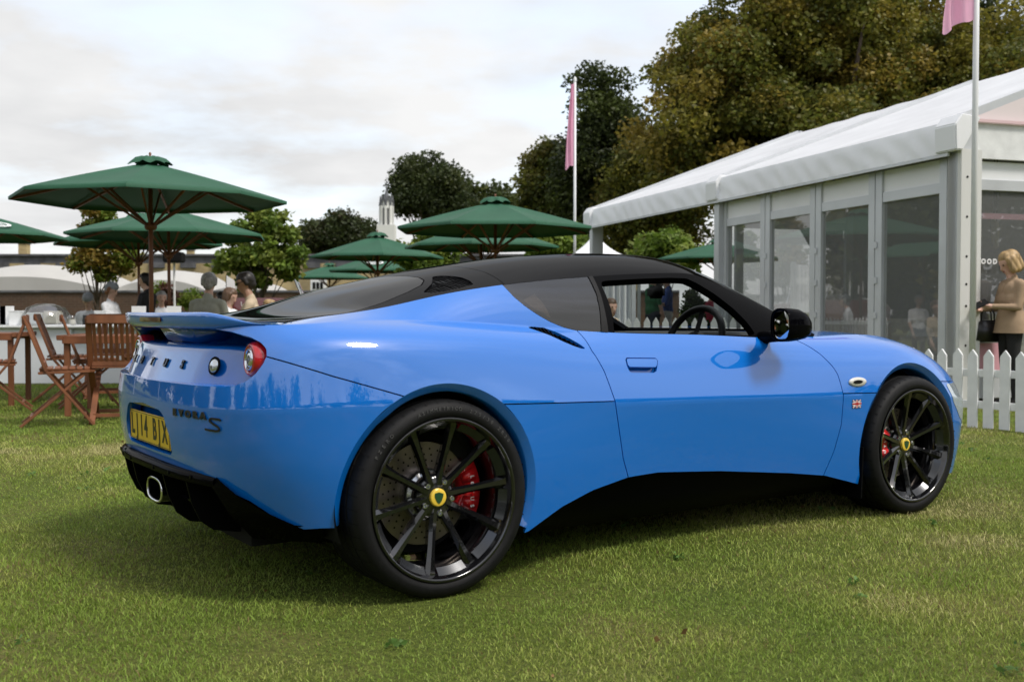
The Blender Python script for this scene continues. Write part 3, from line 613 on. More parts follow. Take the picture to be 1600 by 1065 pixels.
# wheel arch lips: a chamfer from the panel edge down to the opening, and the liner inside
def arch_lip(cx, cz, R, zsc, sd):
    sk = clip(SIDE, bottom(SIDE))
    d = np.hypot(sk.A[:, 0] - cx, (sk.A[:, 2] - cz) * zsc) - R; s2 = clip(sk, d); s2 = clip(s2, R * 1.35 - np.hypot(s2.A[:, 0] - cx, s2.A[:, 2] - cz))
    d2 = np.hypot(s2.A[:, 0] - cx, (s2.A[:, 2] - cz) * zsc) - R; b = s2.A[abs(d2) < 1e-5][:, :3]
    ang = np.arctan2(b[:, 2] - cz, b[:, 0] - cx); ang = np.where(ang < -math.pi / 2 - .2, ang + 2 * math.pi, ang); o = np.argsort(ang); b = b[o]; n = len(b)
    rows = [b]
    for rr, dw in ((.992, -.0015), (.965, -.010), (.935, -.016), (.925, -.020), (.922, -.06), (.93, -.12)):
        c = b.copy(); c[:, 0] = cx + (b[:, 0] - cx) * rr; c[:, 2] = cz + (b[:, 2] - cz) * rr; c[:, 1] = b[:, 1] + dw; rows.append(c)
    V = [(p[0], -sd * p[1], p[2]) for r_ in rows for p in r_]
    F = [(r_ * n + i, r_ * n + i + 1, (r_ + 1) * n + i + 1, (r_ + 1) * n + i) for r_ in range(len(rows) - 1) for i in range(n - 1)]
    o = mesh('wheel_arch_lip', V, F, BLUE, car, smooth=True)
    mb = MB(); M = Matrix.Translation((cx, -sd * .55, cz)) @ Matrix.Rotation(math.radians(90), 4, 'X')
    mb.lathe([(R * 1.0, .30 * sd), (R * 1.0, -.16 * sd), (.02, -.16 * sd)], 40, M, a0=-.35, a1=math.pi + .35)
    mb.build('wheel_well', MATT, car)
for sd in (1, -1):
    arch_lip(RA, RAZ, RAR, .985, sd); arch_lip(FA, FAZ, FAR, .99, sd)

# ------------------------------------------------------------------ glasshouse
Q_IN = [(.475, .990), (.500, .968), (.56, .930), (.62, .9105), (.66, .903), (.715, .899), (.735, .905), (.725, .96), (.707, 1.025), (.697, 1.045), (.67, 1.048), (.60, 1.041)]
OPEN = [(.862, .861), (.880, .95), (.886, 1.045), (.892, 1.063), (.92, 1.069), (1.10, 1.080), (1.28, 1.088), (1.375, 1.087), (1.42, 1.068), (1.50, 1.02), (1.58, .955), (1.63, .90), (1.655, .86), (1.66, .842), (1.60, .8425), (1.2, .853), (.95, .861)]
QUAR = [(-.1, 2), (.2, .5), (.803, .5), (.803, .862), (.822, .93), (.835, 1.0), (.842, 1.075), (.846, 1.2), (.9, 2)]
glz = clip(UPPER, -sail(UPPER) - .001)
qwin = clip(glz, sdf(XZ(glz), QUAR) - .002)
frame = clip(glz, -sdf(XZ(glz), QUAR) - .002); frame = clip(frame, -sdf(XZ(frame), OPEN))
for sd in (1, -1):
    panel('quarter_window', qwin, CARGLASS, sides=(sd,), flange=0, inset=.001)
    fr2 = clip(qwin, -sdf(XZ(qwin), [(x, z) for x, z in Q_IN])); panel('quarter_window_border', fr2, BLACKP, sides=(sd,), flange=0, inset=.006)
    panel('window_frame', frame, TRIM, sides=(sd,), flange=.035)
    tr = clip(glz, sdf(XZ(glz), [(.797, .5), (.797, .862), (.822, .95), (.838, 1.02), (.843, 1.075), (.845, 1.3), (.866, 1.3), (.866, 1.075), (.858, 1.02), (.845, .95), (.832, .862), (.832, .5)])); panel('pillar_seal', tr, RUBBER, sides=(sd,), inset=-.002, flange=.01)
# roof skin: rear hatch, buttress, roof panel, windscreen
HATCH = [(-.405, -.9), (-.405, .50), (-.385, .585), (-.33, .605), (-.20, .60), (-.05, .56), (.08, .505), (.17, .445), (.225, .37), (.252, .28), (.262, .15), (.265, 0), (.265, -.9)]
SEAM = [(-1, -.9), (-1, .9), (.405, .9), (.418, .64), (.440, .56), (.463, .44), (.474, .30), (.480, .17), (.485, 0), (.485, -.9)]
DECK = [(-2, -.9), (-2, .9), (-.46, .9), (-.46, -.9)]
SCR = [(3, -.9), (3, .9), (1.45, .9), (1.47, .62), (1.50, .55), (1.56, .40), (1.60, .2), (1.615, 0), (1.615, -.9)]
deck = clip(ROOF, sdf(XW(ROOF), DECK) - .001)
mid = clip(ROOF, -sdf(XW(ROOF), DECK) - .001)
hatch = clip(mid, sdf(XW(mid), HATCH) - .003)
butt = clip(mid, -sdf(XW(mid), HATCH) - .002); butt = clip(butt, sdf(XW(butt), SEAM) - .0015)
rf = clip(mid, -sdf(XW(mid), SEAM) - .0015); rf = clip(rf, -sdf(XW(rf), SCR) - .0015)
scr = clip(mid, sdf(XW(mid), SCR) - .0015)
edge_w = lambda S: np.interp(S.A[:, 3], q_u, g1(q_u)[:, 1])
pillar = clip(scr, scr.A[:, 1] - edge_w(scr) + .055); glass_s = clip(scr, -(scr.A[:, 1] - edge_w(scr) + .055) - .001)
panel('boot_deck', deck, BLUE, sides=(1, -1))
panel('rear_window', hatch, DGLASS, sides=(1, -1))
VENT = [(.115, .555), (.15, .52), (.205, .46), (.25, .39), (.285, .325), (.31, .335), (.335, .39), (.345, .45), (.335, .53), (.315, .585), (.25, .60), (.18, .605), (.13, .595)]
butt_c = clip(butt, -sdf(XW(butt), VENT))
b_o = panel('buttress', butt_c, BLACKP, sides=(1, -1))
panel('roof_panel', rf, BLACKP, sides=(1, -1))
panel('windscreen', glass_s, SCREEN, sides=(1, -1), flange=0)
for sd in (1, -1):
    panel('windscreen_pillar', pillar, BLACKP, sides=(sd,), flange=.03)
    vb = clip(ROOF, sdf(XW(ROOF), [(x + (x - .23) * .1, w_ + (w_ - .47) * .1) for x, w_ in VENT])); panel('buttress_vent', vb, MESHB, sides=(sd,), inset=.012, flange=0)
    for k in range(15):
        xx = .125 + .205 * k / 14; vs = [p for p in np.linspace(.30, .62, 65) if sdf(np.array([[xx, p]]), VENT)[0] > .004]
        if len(vs) < 2: continue
        pts = []
        for ww in np.linspace(vs[0], vs[-1], 7):
            i = np.argmin((ROOF.A[:, 0] - xx) ** 2 + (ROOF.A[:, 1] - ww) ** 2); pts.append((xx, -sd * ww, ROOF.A[i, 2] - .004))
        MB().tube(pts, .0026, 5).build('vent_slat', TRIM, car)
# the grille between glass and boot deck
gl = clip(ROOF, sdf(XW(ROOF), [(-.455, -.9), (-.455, .50), (-.44, .575), (-.41, .60), (-.395, .575), (-.412, .50), (-.412, -.9)])); panel('engine_grille', gl, MESHB, sides=(1, -1), inset=-.002)
# hood: from the cowl to the nose, between the two wing tops
qh = np.linspace(9.39, 15.0, 120); eh = r5(qh)
ch_x = np.interp(qh, [9.39, 10, 11, 12, 13, 14, 15], [2.50, 2.62, 2.86, 3.02, 3.12, 3.16, 3.18]); ch_z = np.interp(qh, [9.39, 10, 11, 12, 13, 14, 15], [.845, .835, .80, .745, .69, .65, .62])
th_ = np.linspace(0, 1, 18); PH = np.zeros((120, 18, 3))
PH[:, :, 0] = eh[:, 0, None] + (ch_x - eh[:, 0])[:, None] * (1 - (1 - th_) ** 1.6); PH[:, :, 1] = eh[:, 1, None] * (1 - th_)
PH[:, :, 2] = eh[:, 2, None] + (ch_z - eh[:, 2])[:, None] * th_ + .012 * np.sin(np.pi * th_)[None]
panel('bonnet', grid_skin(PH, qh, th_), BLUE, sides=(1, -1))
panel('scuttle', grid_skin(np.stack([np.stack([r5(q_u[-1:])[0] * (1 - a) + np.array([2.50, 0, .84]) * a for a in np.linspace(0, 1, 8)]), np.stack([g1(q_u[-1:])[0] * (1 - a) + np.array([2.44, 0, .85]) * a + np.array([0, .0, -.01]) for a in np.linspace(0, 1, 8)])]), np.array([0., 1.]), np.linspace(0, 1, 8)), MATT, sides=(1, -1))
# ------------------------------------------------------------------ tail: recess walls, inner panel, lamps, spoiler, plate, diffuser
def on_side(u_, v_):
    """point and outward normal of the body skin at (u, v)"""
    i = min(len(q_s) - 2, max(0, int(u_ / DU))); fu = u_ / DU - i; j = int(np.clip(np.searchsorted(v_s, v_) - 1, 0, len(v_s) - 2)); fv = (v_ - v_s[j]) / (v_s[j + 1] - v_s[j])
    a, b, c, d = P_s[i, j], P_s[i + 1, j], P_s[i + 1, j + 1], P_s[i, j + 1]
    p = (a * (1 - fu) + b * fu) * (1 - fv) + (d * (1 - fu) + c * fu) * fv
    n = np.cross((b - a), (d - a)); n = np.array([n[0], n[1], n[2]]); n /= np.linalg.norm(n)
    if n[1] * p[1] - n[0] * .5 < 0: n = -n
    tu = (b - a) / np.linalg.norm(b - a); return p, n, tu
def rim_of(S, fn, tol=1e-5):
    d = fn(S); return S.A[abs(d) < tol]
def wall(name, S, fn, steps, m, order_key):
    """turn the edge of an opening inwards in a few rounded steps"""
    b = rim_of(S, fn); b = b[np.argsort(order_key(b))][:, :3]
    keep = [0]
    for i in range(1, len(b)):
        if np.linalg.norm(b[i] - b[keep[-1]]) > .004: keep.append(i)
    b = b[keep]; n = len(b); rows = [b]
    c = np.array([b[:, 0].mean(), 0, b[:, 2].mean()])
    for dx_, sh in steps:
        r_ = b.copy(); r_[:, 0] += dx_; r_[:, 2] = c[2] + (b[:, 2] - c[2]) * (1 - sh); r_[:, 1] = b[:, 1] * (1 - sh * .35); rows.append(r_)
    V = []; F = []
    for sd in (1, -1):
        o = len(V); V += [(p[0], -sd * p[1], p[2]) for r_ in rows for p in r_]
        F += [(o + k * n + i, o + k * n + i + 1, o + (k + 1) * n + i + 1, o + (k + 1) * n + i) for k in range(len(rows) - 1) for i in range(n - 1)]
    return mesh(name, V, F, m, car, smooth=True)
Ls = clip(SIDE, np.where(SIDE.A[:, 3] < 3.6, 1.0, -1.0)); Rr = clip(Ls, recess(Ls)); 
wall('tail_recess_edge', Rr, recess, [(.004, .012), (.014, .03), (.035, .04), (.075, .05), (.14, .05)], BLUE, lambda b: np.arctan2(b[:, 2] - .80, b[:, 1] - .45))
Rp = clip(Ls, platepoc(Ls)); wall('plate_recess_edge', Rp, platepoc, [(.002, .008), (.01, .02), (.03, .03), (.05, .03)], BLUE, lambda b: np.arctan2(b[:, 2] - .53, b[:, 1]))
# inner tail panel that carries the lettering, leaning forward, then the shelf below the spoiler
def tail_x(w_): return -.734 + .022 * (abs(w_) / .3) ** 2 * .9 + .25 * max(0, (abs(w_) - .42) / .3) ** 1.6
prof = [(0.0, .694), (.006, .706), (.028, .760), (.046, .800), (.055, .818), (.062, .825), (.075, .828), (.15, .832), (.22, .842), (.25, .88), (.26, .90)]
ws = np.linspace(-.735, .735, 65); V = []; F = []
for w_ in ws:
    for d, z in prof: V.append((min(tail_x(w_) + d, -.43 + .1 * d), -w_, z))
for i in range(64):
    for j in range(len(prof) - 1): F.append((i * len(prof) + j, (i + 1) * len(prof) + j, (i + 1) * len(prof) + j + 1, i * len(prof) + j + 1))
tail_panel = mesh('tail_panel', V, F, BLUE, car, smooth=True)
mb = MB(); mb.add([(-.60, -.16, .825), (-.60, .16, .825), (-.45, .22, .825), (-.45, -.22, .825), (-.64, -.20, .90), (-.64, .20, .90), (-.45, .26, .90), (-.45, -.26, .90)], [(0, 1, 5, 4), (1, 2, 6, 5), (2, 3, 7, 6), (3, 0, 4, 7), (4, 5, 6, 7), (3, 2, 1, 0)])
mb.build('spoiler_pylon', BLUE, car, bevel=.012, smooth=True)
# spoiler: lip that rises from the boot deck, its section carried round the tail
SP = [(-.20, .000), (-.14, .001), (-.09, .006), (-.05, .014), (-.02, .024), (.008, .033), (.022, .035), (.030, .031), (.031, .020), (.027, -.004), (.018, -.016), (-.005, -.022), (-.06, -.022), (-.14, -.016)]
us = np.r_[np.linspace(-2.62, 2.62, 121)]; V = []; F = []; rows = []
for u_ in us:
    a = abs(u_); p = r5(np.array([a]))[0]; e_ = 1e-3; xa, wa = plan(np.array([a - e_])); xb, wb = plan(np.array([a + e_])); t_ = np.array([xb[0] - xa[0], wb[0] - wa[0]]); t_ /= np.linalg.norm(t_); n_ = np.array([-t_[1], t_[0]])
    if a < .01: n_ = np.array([-1., 0.])
    k = 1 - np.clip((a - 1.5) / 1.12, 0, 1) ** 2 * (3 - 2 * np.clip((a - 1.5) / 1.12, 0, 1)); k2 = .12 + .88 * k
    for d, h in SP:
        V.append((p[0] + n_[0] * d * (k2 if d > 0 else 1) * 1.0, -math.copysign(1, u_) * (p[1] + n_[1] * d * (k2 if d > 0 else 1)), p[2] + h * k + .0015 * (d > -.1)))
m_ = len(SP)
for i in range(len(us) - 1):
    for j in range(m_ - 1): F.append((i * m_ + j, (i + 1) * m_ + j, (i + 1) * m_ + j + 1, i * m_ + j + 1))
sp = mesh('rear_spoiler', V, F, BLUE, car, smooth=True)
mb = MB(); xt = r5(np.array([0.]))[0][0] - .0305
mb.box((xt - .001, 0, .916), (.004, .27, .017)).build('brake_light', mat('dark_red_lens', (.10, .012, .014), rough=.1, coat=1.0), sp, bevel=.0015)
# round tail lamps and the small reversing lamps
def axis_m(p, n):
    n = Vector(n).normalized(); q_ = n.to_track_quat('Z', 'Y').to_matrix().to_4x4(); return Matrix.Translation(p) @ q_
for sd in (1, -1):
    M = axis_m((-.502, -sd * .664, .786), (-1, sd * .03, .05))
    MB().lathe([(0, .0), (.078, .0), (.078, .02), (.070, .035)], 36, M).build('lamp_housing', MATT, car, smooth=True)
    tl = MB().lathe([(.064, .008), (.063, .045), (.060, .066), (.054, .080), (.047, .086), (.044, .083), (.036, .080), (.033, .084), (.028, .085)], 36, M).build('tail_lamp', REDLENS, car, smooth=True)
    MB().lathe([(.0, .086), (.012, .087), (.022, .086), (.0275, .082), (.0275, .07)], 28, M).build('lamp_centre', CLEARLENS, tl, smooth=True)
    MB().lathe([(.0305, .0835), (.0315, .0875), (.0335, .0885), (.0355, .0875), (.036, .082)], 36, M).build('lamp_ring', CHROME, tl, smooth=True)
    M = axis_m((tail_x(.49) + .015, -sd * .49, .765), (-.95, -sd * .22, .22))
    fl = MB().lathe([(0, -.004), (.030, -.004), (.031, .003), (.028, .005), (.026, .001), (.0, .000)], 28, M).build('reversing_lamp', MATT, car, smooth=True)
    MB().lathe([(0, .009), (.012, .0085), (.021, .006), (.024, .002)], 28, M).build('lamp_lens', CLEARLENS, fl, smooth=True)
# lettering on the tail panel
def letters(s, size, spots, m, name, parent=car, depth=.002, bold=.0, wide=1.0):
    """one raised letter mesh for each spot: (position, right direction, up direction)"""
    for ch_, (p, r_, u_) in zip(s, spots):
        me = text_mesh(ch_, size, depth, bold=bold); me.transform(Matrix.Scale(wide, 4, (1, 0, 0))); r_ = Vector(r_).normalized(); u_ = Vector(u_); n_ = r_.cross(u_).normalized(); u_ = n_.cross(r_)
        M = Matrix((( r_.x, u_.x, n_.x, p[0]), (r_.y, u_.y, n_.y, p[1]), (r_.z, u_.z, n_.z, p[2]), (0, 0, 0, 1))); me.transform(M); link(name, me, m, parent)
spots = []
for w_ in (-.30, -.15, 0, .15, .30):
    x = tail_x(w_) + .028; e_ = .01; spots.append(((x - .004, -w_, .762), (tail_x(w_ + e_) - tail_x(w_ - e_), -2 * e_, 0), (.40, 0, .92)))
letters('LOTUS', .042, spots, mat('dark_badge', (.02, .02, .022), rough=.2, metal=.6), 'badge_letter', depth=.003, bold=.0015)
def side_spots(us_, v_, k=1, dv=0.0):
    o = []
    for u_ in us_:
        p, n, tu = on_side(u_, v_); p = p + n * .0045; r_ = np.array([tu[0], -tu[1], tu[2]]); o.append(((p[0], -p[1], p[2] + dv), r_, (0, 0, 1)))
    return o
letters('EVORA', .030, side_spots([1.04, 1.21, 1.38, 1.55, 1.72], .93), INK, 'badge_letter', depth=.0015, bold=.0022, wide=1.55)
p0, n0, t0 = on_side(1.93, .85); t3 = np.array([t0[0], -t0[1], t0[2]]); n3 = np.array([n0[0], -n0[1], n0[2]]); b3 = np.array([p0[0], -p0[1], p0[2]]) + n3 * .004
path = [(.042, .020), (.030, .024), (-.012, .024), (-.024, .020), (-.022, .013), (-.008, .007), (.022, -.004), (.034, -.010), (.034, -.017), (.022, -.021), (-.020, -.021), (-.050, -.019)]
mb = MB()
path = [(a_ * .85, b_ * .85) for a_, b_ in path]
for (a0, b0), (a1, b1) in zip(path, path[1:]): mb.bar(b3 + t3 * a0 + np.array([0, 0, b0]), b3 + t3 * a1 + np.array([0, 0, b1]), .0065, .003, up=n3)
mb.build('badge_letter', INK, car)
# number plate in its pocket
pl_x = -.722; PM = Matrix.Translation((pl_x, 0, .517)) @ Matrix.Rotation(math.radians(-2.0), 4, 'Y')
mb = MB(); mb.add([PM @ Vector((.045, s_ * .30, z)) for s_ in (-1, 1) for z in (-.085, .11)], [(0, 1, 3, 2)]).build('plate_recess', BLUE, car)
plate = MB().box((0, 0, 0), (.004, .52, .111)).build('number_plate', YELLOWPLATE, car, bevel=.001); plate.data.transform(PM @ Matrix.Translation((0, 0, 0)))
mb = MB()
for (c, d) in (((0, 0, .051), (.001, .508, .0016)), ((0, 0, -.051), (.001, .508, .0016)), ((0, .2535, 0), (.001, .0016, .1036)), ((0, -.2535, 0), (.001, .0016, .1036))): mb.box((-.0028, c[1], c[2]), d)
o = mb.build('plate_border', INK, plate); o.data.transform(PM)
for ch_, w_ in zip('LJ14BJX', (-.215, -.155, -.095, -.038, .075, .135, .2)):
    me = text_mesh(ch_, .108, .0003, bold=.003); me.transform(Matrix.Scale(.78, 4, (1, 0, 0))); me.transform(PM @ Matrix.Translation((-.0028, -w_, 0)) @ Matrix.Rotation(math.radians(-90), 4, 'Z') @ Matrix.Rotation(math.radians(90), 4, 'X')); link('plate_character', me, INK, plate)
mb = MB(); mb.box((-.712, 0, .606), (.05, .40, .014)).build('plate_lamp_bar', mat('dark_lens', (.03, .028, .024), rough=.15, coat=.6), car, bevel=.004)
# diffuser
def plan_off(w_, off=0.0):     # lower lip line, follows the bumper in plan
    a = abs(w_); return -.745 + .10 * (a / .6) ** 3.0
ws = np.linspace(-.56, .56, 41); pr_ = [(.10, .415), (.012, .418), (-.004, .413), (-.010, .402), (-.006, .384), (.004, .378), (.02, .376), (.05, .376)]; V = []; F = []
for w_ in ws:
    for d, z in pr_: V.append((plan_off(w_) + d, -w_, z - .012 * (abs(w_) / .56) ** 2))
k_ = len(pr_)
for i in range(40):
    for j in range(k_ - 1): F.append((i * k_ + j, (i + 1) * k_ + j, (i + 1) * k_ + j + 1, i * k_ + j + 1))
dif = mesh('diffuser', V, F, BLACKP, car, smooth=True)
mb = MB(); mb.add([(-.66, -.56, .41), (-.66, .56, .41), (-.52, .56, .20), (-.52, -.56, .20), (-.30, -.62, .15), (-.30, .62, .15)], [(0, 1, 2, 3), (3, 2, 5, 4)]).build('diffuser_back', MATT, dif)
FIN = [(-.735, .385), (-.715, .30), (-.685, .235), (-.64, .200), (-.56, .185), (-.40, .175), (-.40, .36), (-.60, .40)]
for w_ in (-.40, -.20, .20, .40):
    MB().prism(FIN, -.007, .007, Matrix.Translation((.0 + .02 * (abs(w_) > .3), -w_, 0)) @ Matrix.Rotation(math.radians(90), 4, 'X')).build('diffuser_fin', TRIM, dif, bevel=.002)
for w_ in (-.30, .30):
    mb = MB(); mb.bar((-.665, -w_ - .09, .295), (-.665, -w_ + .09, .295), .02, .012).build('diffuser_blade', BLACKP, dif, bevel=.003)
for w_ in (-.45, -.30, -.15, .15, .30, .45):
    MB().lathe([(0, .003), (.007, .003), (.008, 0)], 12, axis_m((plan_off(w_) - .0085, -w_, .395), (-1, 0, 0))).build('bolt_head', TRIM, dif)
# corner plates of the diffuser, from the lip round to the wheel
for sd in (1, -1):
    rows = [[(-.665, .545, .412), (-.66, .60, .395), (-.625, .665, .352), (-.56, .725, .305), (-.48, .775, .262), (-.40, .80, .25)],
            [(-.675, .55, .375), (-.655, .612, .362), (-.61, .665, .325), (-.55, .71, .285), (-.47, .75, .245), (-.38, .775, .22)],
            [(-.62, .56, .28), (-.58, .60, .26), (-.55, .63, .24), (-.50, .66, .22), (-.42, .69, .20), (-.33, .71, .19)],
            [(-.54, .56, .19), (-.50, .58, .185), (-.46, .60, .18), (-.42, .62, .175), (-.36, .64, .17), (-.28, .66, .16)]]
    V = [(x, -sd * w_, z) for r_ in rows for x, w_, z in r_]; F = [(r_ * 6 + i, r_ * 6 + i + 1, (r_ + 1) * 6 + i + 1, (r_ + 1) * 6 + i) for r_ in range(3) for i in range(5)]
    mesh('diffuser_corner', V, F, BLACKP, dif, smooth=True)
# exhaust: flat oval tip in the middle
def oval_tube(pts, a, b, wall_, name, m, parent):
    V = []; F = []; n = 36
    def sup(t, A, B): c, s_ = math.cos(t), math.sin(t); return (A * math.copysign(abs(c) ** .7, c), B * math.copysign(abs(s_) ** .7, s_))
    seq = [(x, 1.0) for x in pts] + [(x, 0) for x in pts[::-1]]
    for x, o in seq:
        for k in range(n):
            y, z = sup(2 * math.pi * k / n, a - (0 if o else wall_), b - (0 if o else wall_)); V.append((x, y, z + .292))
    for i in range(len(seq) - 1): F += [(i * n + k, i * n + (k + 1) % n, (i + 1) * n + (k + 1) % n, (i + 1) * n + k) for k in range(n)]
    return mesh(name, V, F, m, parent, smooth=True)
oval_tube([-.50, -.68, -.702, -.706], .094, .044, .007, 'exhaust_tip', mat('exhaust_metal', (.20, .20, .21), rough=.2, metal=1.0), car)
oval_tube([-.704, -.7085], .096, .046, .008, 'exhaust_rim', CHROME, car)
# underside and sills
mb = MB(); mb.box((1.28, 0, .165), (1.75, 1.30, .07)); mb.box((-.05, 0, .175), (.95, 1.02, .05)); mb.box((2.7, 0, .165), (1.1, 1.0, .05)); mb.build('floor_pan', MATT, car)
for sd in (1, -1):
    V = []; F = []
    for x, zt in zip(np.linspace(.36, 2.2, 24), np.interp(np.linspace(.36, 2.2, 24), [.36, .51, .66, .85, 1.04, 1.35, 1.76, 2.0, 2.2], [.19, .25, .295, .33, .33, .305, .262, .235, .19])):
        for w_, z in ((.825, zt + .01), (.81, zt - .02), (.78, (zt + .12) / 2), (.73, .12), (.60, .118)): V.append((x, -sd * w_, z))
    for i in range(23):
        for j in range(4): F.append((i * 5 + j, (i + 1) * 5 + j, (i + 1) * 5 + j + 1, i * 5 + j + 1))
    mesh('side_skirt', V, F, TRIM, car, smooth=True)
    # mud flap behind the front wheel
    MB().add([(2.225, -sd * .875, .33), (2.20, -sd * .885, .10), (2.20, -sd * .72, .10), (2.225, -sd * .72, .33), (2.215, -sd * .875, .33), (2.19, -sd * .885, .10), (2.19, -sd * .72, .10), (2.215, -sd * .72, .33)], [(0, 1, 2, 3), (4, 7, 6, 5), (0, 4, 5, 1), (3, 2, 6, 7), (1, 5, 6, 2), (0, 3, 7, 4)]).build('mud_flap', TRIM, car)
    # head lamp: clear cover in the nose
    hl = clip(SIDE, sdf(XZ(SIDE), [(2.86, .592), (3.0, .590), (3.22, .52), (3.26, .44), (3.18, .36), (3.02, .42), (2.92, .50)])); panel('head_lamp', hl, mat('lamp_cover', (.52, .60, .66), rough=.05, metal=.5, coat=1.0), sides=(sd,), inset=-.002)
    # side repeater and flag badge
    p, n, tu = on_side(9.60, 1.15); M = axis_m((p[0], -sd * p[1], p[2]), (n[0], -sd * n[1], n[2]))
    def on_plane(u_, v_, d):      # local frame on the side skin: x along the car, z up
        p, n, tu = on_side(u_, v_); return lambda a, b: (p[0] + a, -sd * (p[1] + n[1] * d - (p[2] * 0) + tu[1] / max(1e-6, tu[0]) * a), p[2] + b)
    g = on_plane(9.60, 1.15, .003); V = []; F = []; n_ = 28
    for sc_, d in ((1, -.003), (1, .004), (.8, .008), (.35, .010)):
        for k in range(n_):
            t = 2 * math.pi * k / n_; q3 = g(.056 * sc_ * math.cos(t), .0215 * sc_ * math.sin(t)); V.append((q3[0], q3[1] - sd * d, q3[2]))
    F = [(i * n_ + k, i * n_ + (k + 1) % n_, (i + 1) * n_ + (k + 1) % n_, (i + 1) * n_ + k) for i in range(3) for k in range(n_)] + [tuple(3 * n_ + k for k in range(n_))]
    rep = mesh('side_repeater', V, F, mat('repeater_lens', (.66, .64, .58), rough=.12, coat=1.0), car, smooth=True)
    V = []; 
    for k in range(n_): t = 2 * math.pi * k / n_; q3 = g(.031 * math.cos(t) - .008, .0085 * math.sin(t) + .001); V.append((q3[0], q3[1] - sd * .0108, q3[2]))
    mesh('repeater_bulb', V, [tuple(range(n_))], MATT, rep)
    g = on_plane(9.57, .90, .002); fb_ = MB(); W_, H_ = .0285, .0185
    def quad(mb_, x0, z0, x1, z1, d): mb_.add([(lambda q3: (q3[0], q3[1] - sd * d, q3[2]))(g(a, b)) for a, b in ((x0, z0), (x1, z0), (x1, z1), (x0, z1))], [(0, 1, 2, 3)])
    quad(fb_, -W_, -H_, W_, H_, .000); flag = fb_.build('flag_badge', mat('flag_blue', (.012, .02, .12), rough=.3, coat=.5), car)
    def band(mb_, a, b, t_, d):
        (x0, z0), (x1, z1) = a, b; L = math.hypot(x1 - x0, z1 - z0); ex, ez = -(z1 - z0) / L * t_ / 2, (x1 - x0) / L * t_ / 2
        mb_.add([(lambda q3: (q3[0], q3[1] - sd * d, q3[2]))(g(c, e)) for c, e in ((x0 + ex, z0 + ez), (x1 + ex, z1 + ez), (x1 - ex, z1 - ez), (x0 - ex, z0 - ez))], [(0, 1, 2, 3)])
    wb = MB(); band(wb, (-W_ + .003, -H_ + .002), (W_ - .003, H_ - .002), .007, .0006); band(wb, (-W_ + .003, H_ - .002), (W_ - .003, -H_ + .002), .007, .0007); band(wb, (-W_, 0), (W_, 0), .013, .0008); band(wb, (0, -H_), (0, H_), .013, .0009); wb.build('flag_white', WHITEP, flag)
    rb = MB(); band(rb, (-W_, 0), (W_, 0), .007, .0013); band(rb, (0, -H_), (0, H_), .007, .0014); band(rb, (-W_ + .003, -H_ + .002), (W_ - .003, H_ - .002), .0022, .0011); band(rb, (-W_ + .003, H_ - .002), (W_ - .003, -H_ + .002), .0022, .0012); rb.build('flag_red', mat('flag_red', (.4, .01, .015), rough=.3, coat=.5), flag)
    # filler cap line
    pts = []
    for x, z in FUEL:
        m2 = abs(SIDE.A[:, 3] - 5.7) < .6; S1 = SIDE.A[m2 & (SIDE.A[:, 4] > 1.5)]; S2 = UPPER.A[(abs(UPPER.A[:, 3] - 5.7) < .6) & (UPPER.A[:, 4] < .4)]; SS = np.vstack([S1, S2])
        i = np.argmin((SS[:, 0] - x) ** 2 + ((SS[:, 2] - z) * 2) ** 2); pts.append((SS[i, 0], -sd * SS[i, 1], SS[i, 2] + .0002))
    # door mirror
    V = []; F = []; n = 32
    sec = [(1.600, .84, .86, 0), (1.593, .97, .97, 0), (1.599, 1.0, 1.0, 0), (1.63, 1.03, 1.0, .0), (1.675, 1.0, .95, .0), (1.715, .86, .80, -.004), (1.745, .62, .56, -.01), (1.763, .34, .32, -.014), (1.770, .02, .02, -.016)]
    for x, sa, sb, dz in sec:
        for k in range(n):
            t = 2 * math.pi * k / n; c, s_ = math.cos(t), math.sin(t); e_ = .72
            V.append((x - .018 * c * sa * (1 if x < 1.65 else 0), -sd * (.935 + .068 * sa * math.copysign(abs(c) ** e_, c)), .889 + dz + .070 * sb * math.copysign(abs(s_) ** e_, s_)))
    F = [(i * n + k, i * n + (k + 1) % n, (i + 1) * n + (k + 1) % n, (i + 1) * n + k) for i in range(len(sec) - 1) for k in range(n)]
    mir = mesh('door_mirror', V, F, BLACKP, car, smooth=True)
    V = [(1.6035 - .018 * math.cos(t) * .83, -sd * (.935 + .0560 * math.copysign(abs(math.cos(t)) ** .72, math.cos(t))), .889 + .0590 * math.copysign(abs(math.sin(t)) ** .72, math.sin(t))) for t in [2 * math.pi * k / n for k in range(n)]]
    mesh('mirror_glass', V, [tuple(range(n))], mat('mirror_silver', (.75, .77, .78), rough=.01, metal=1.0), mir)
    mb = MB(); mb.tube([(1.70, -sd * .735, .828), (1.69, -sd * .80, .838), (1.67, -sd * .90, .842)], [.030, .026, .022], 12).build('mirror_arm', TRIM, car, smooth=True)
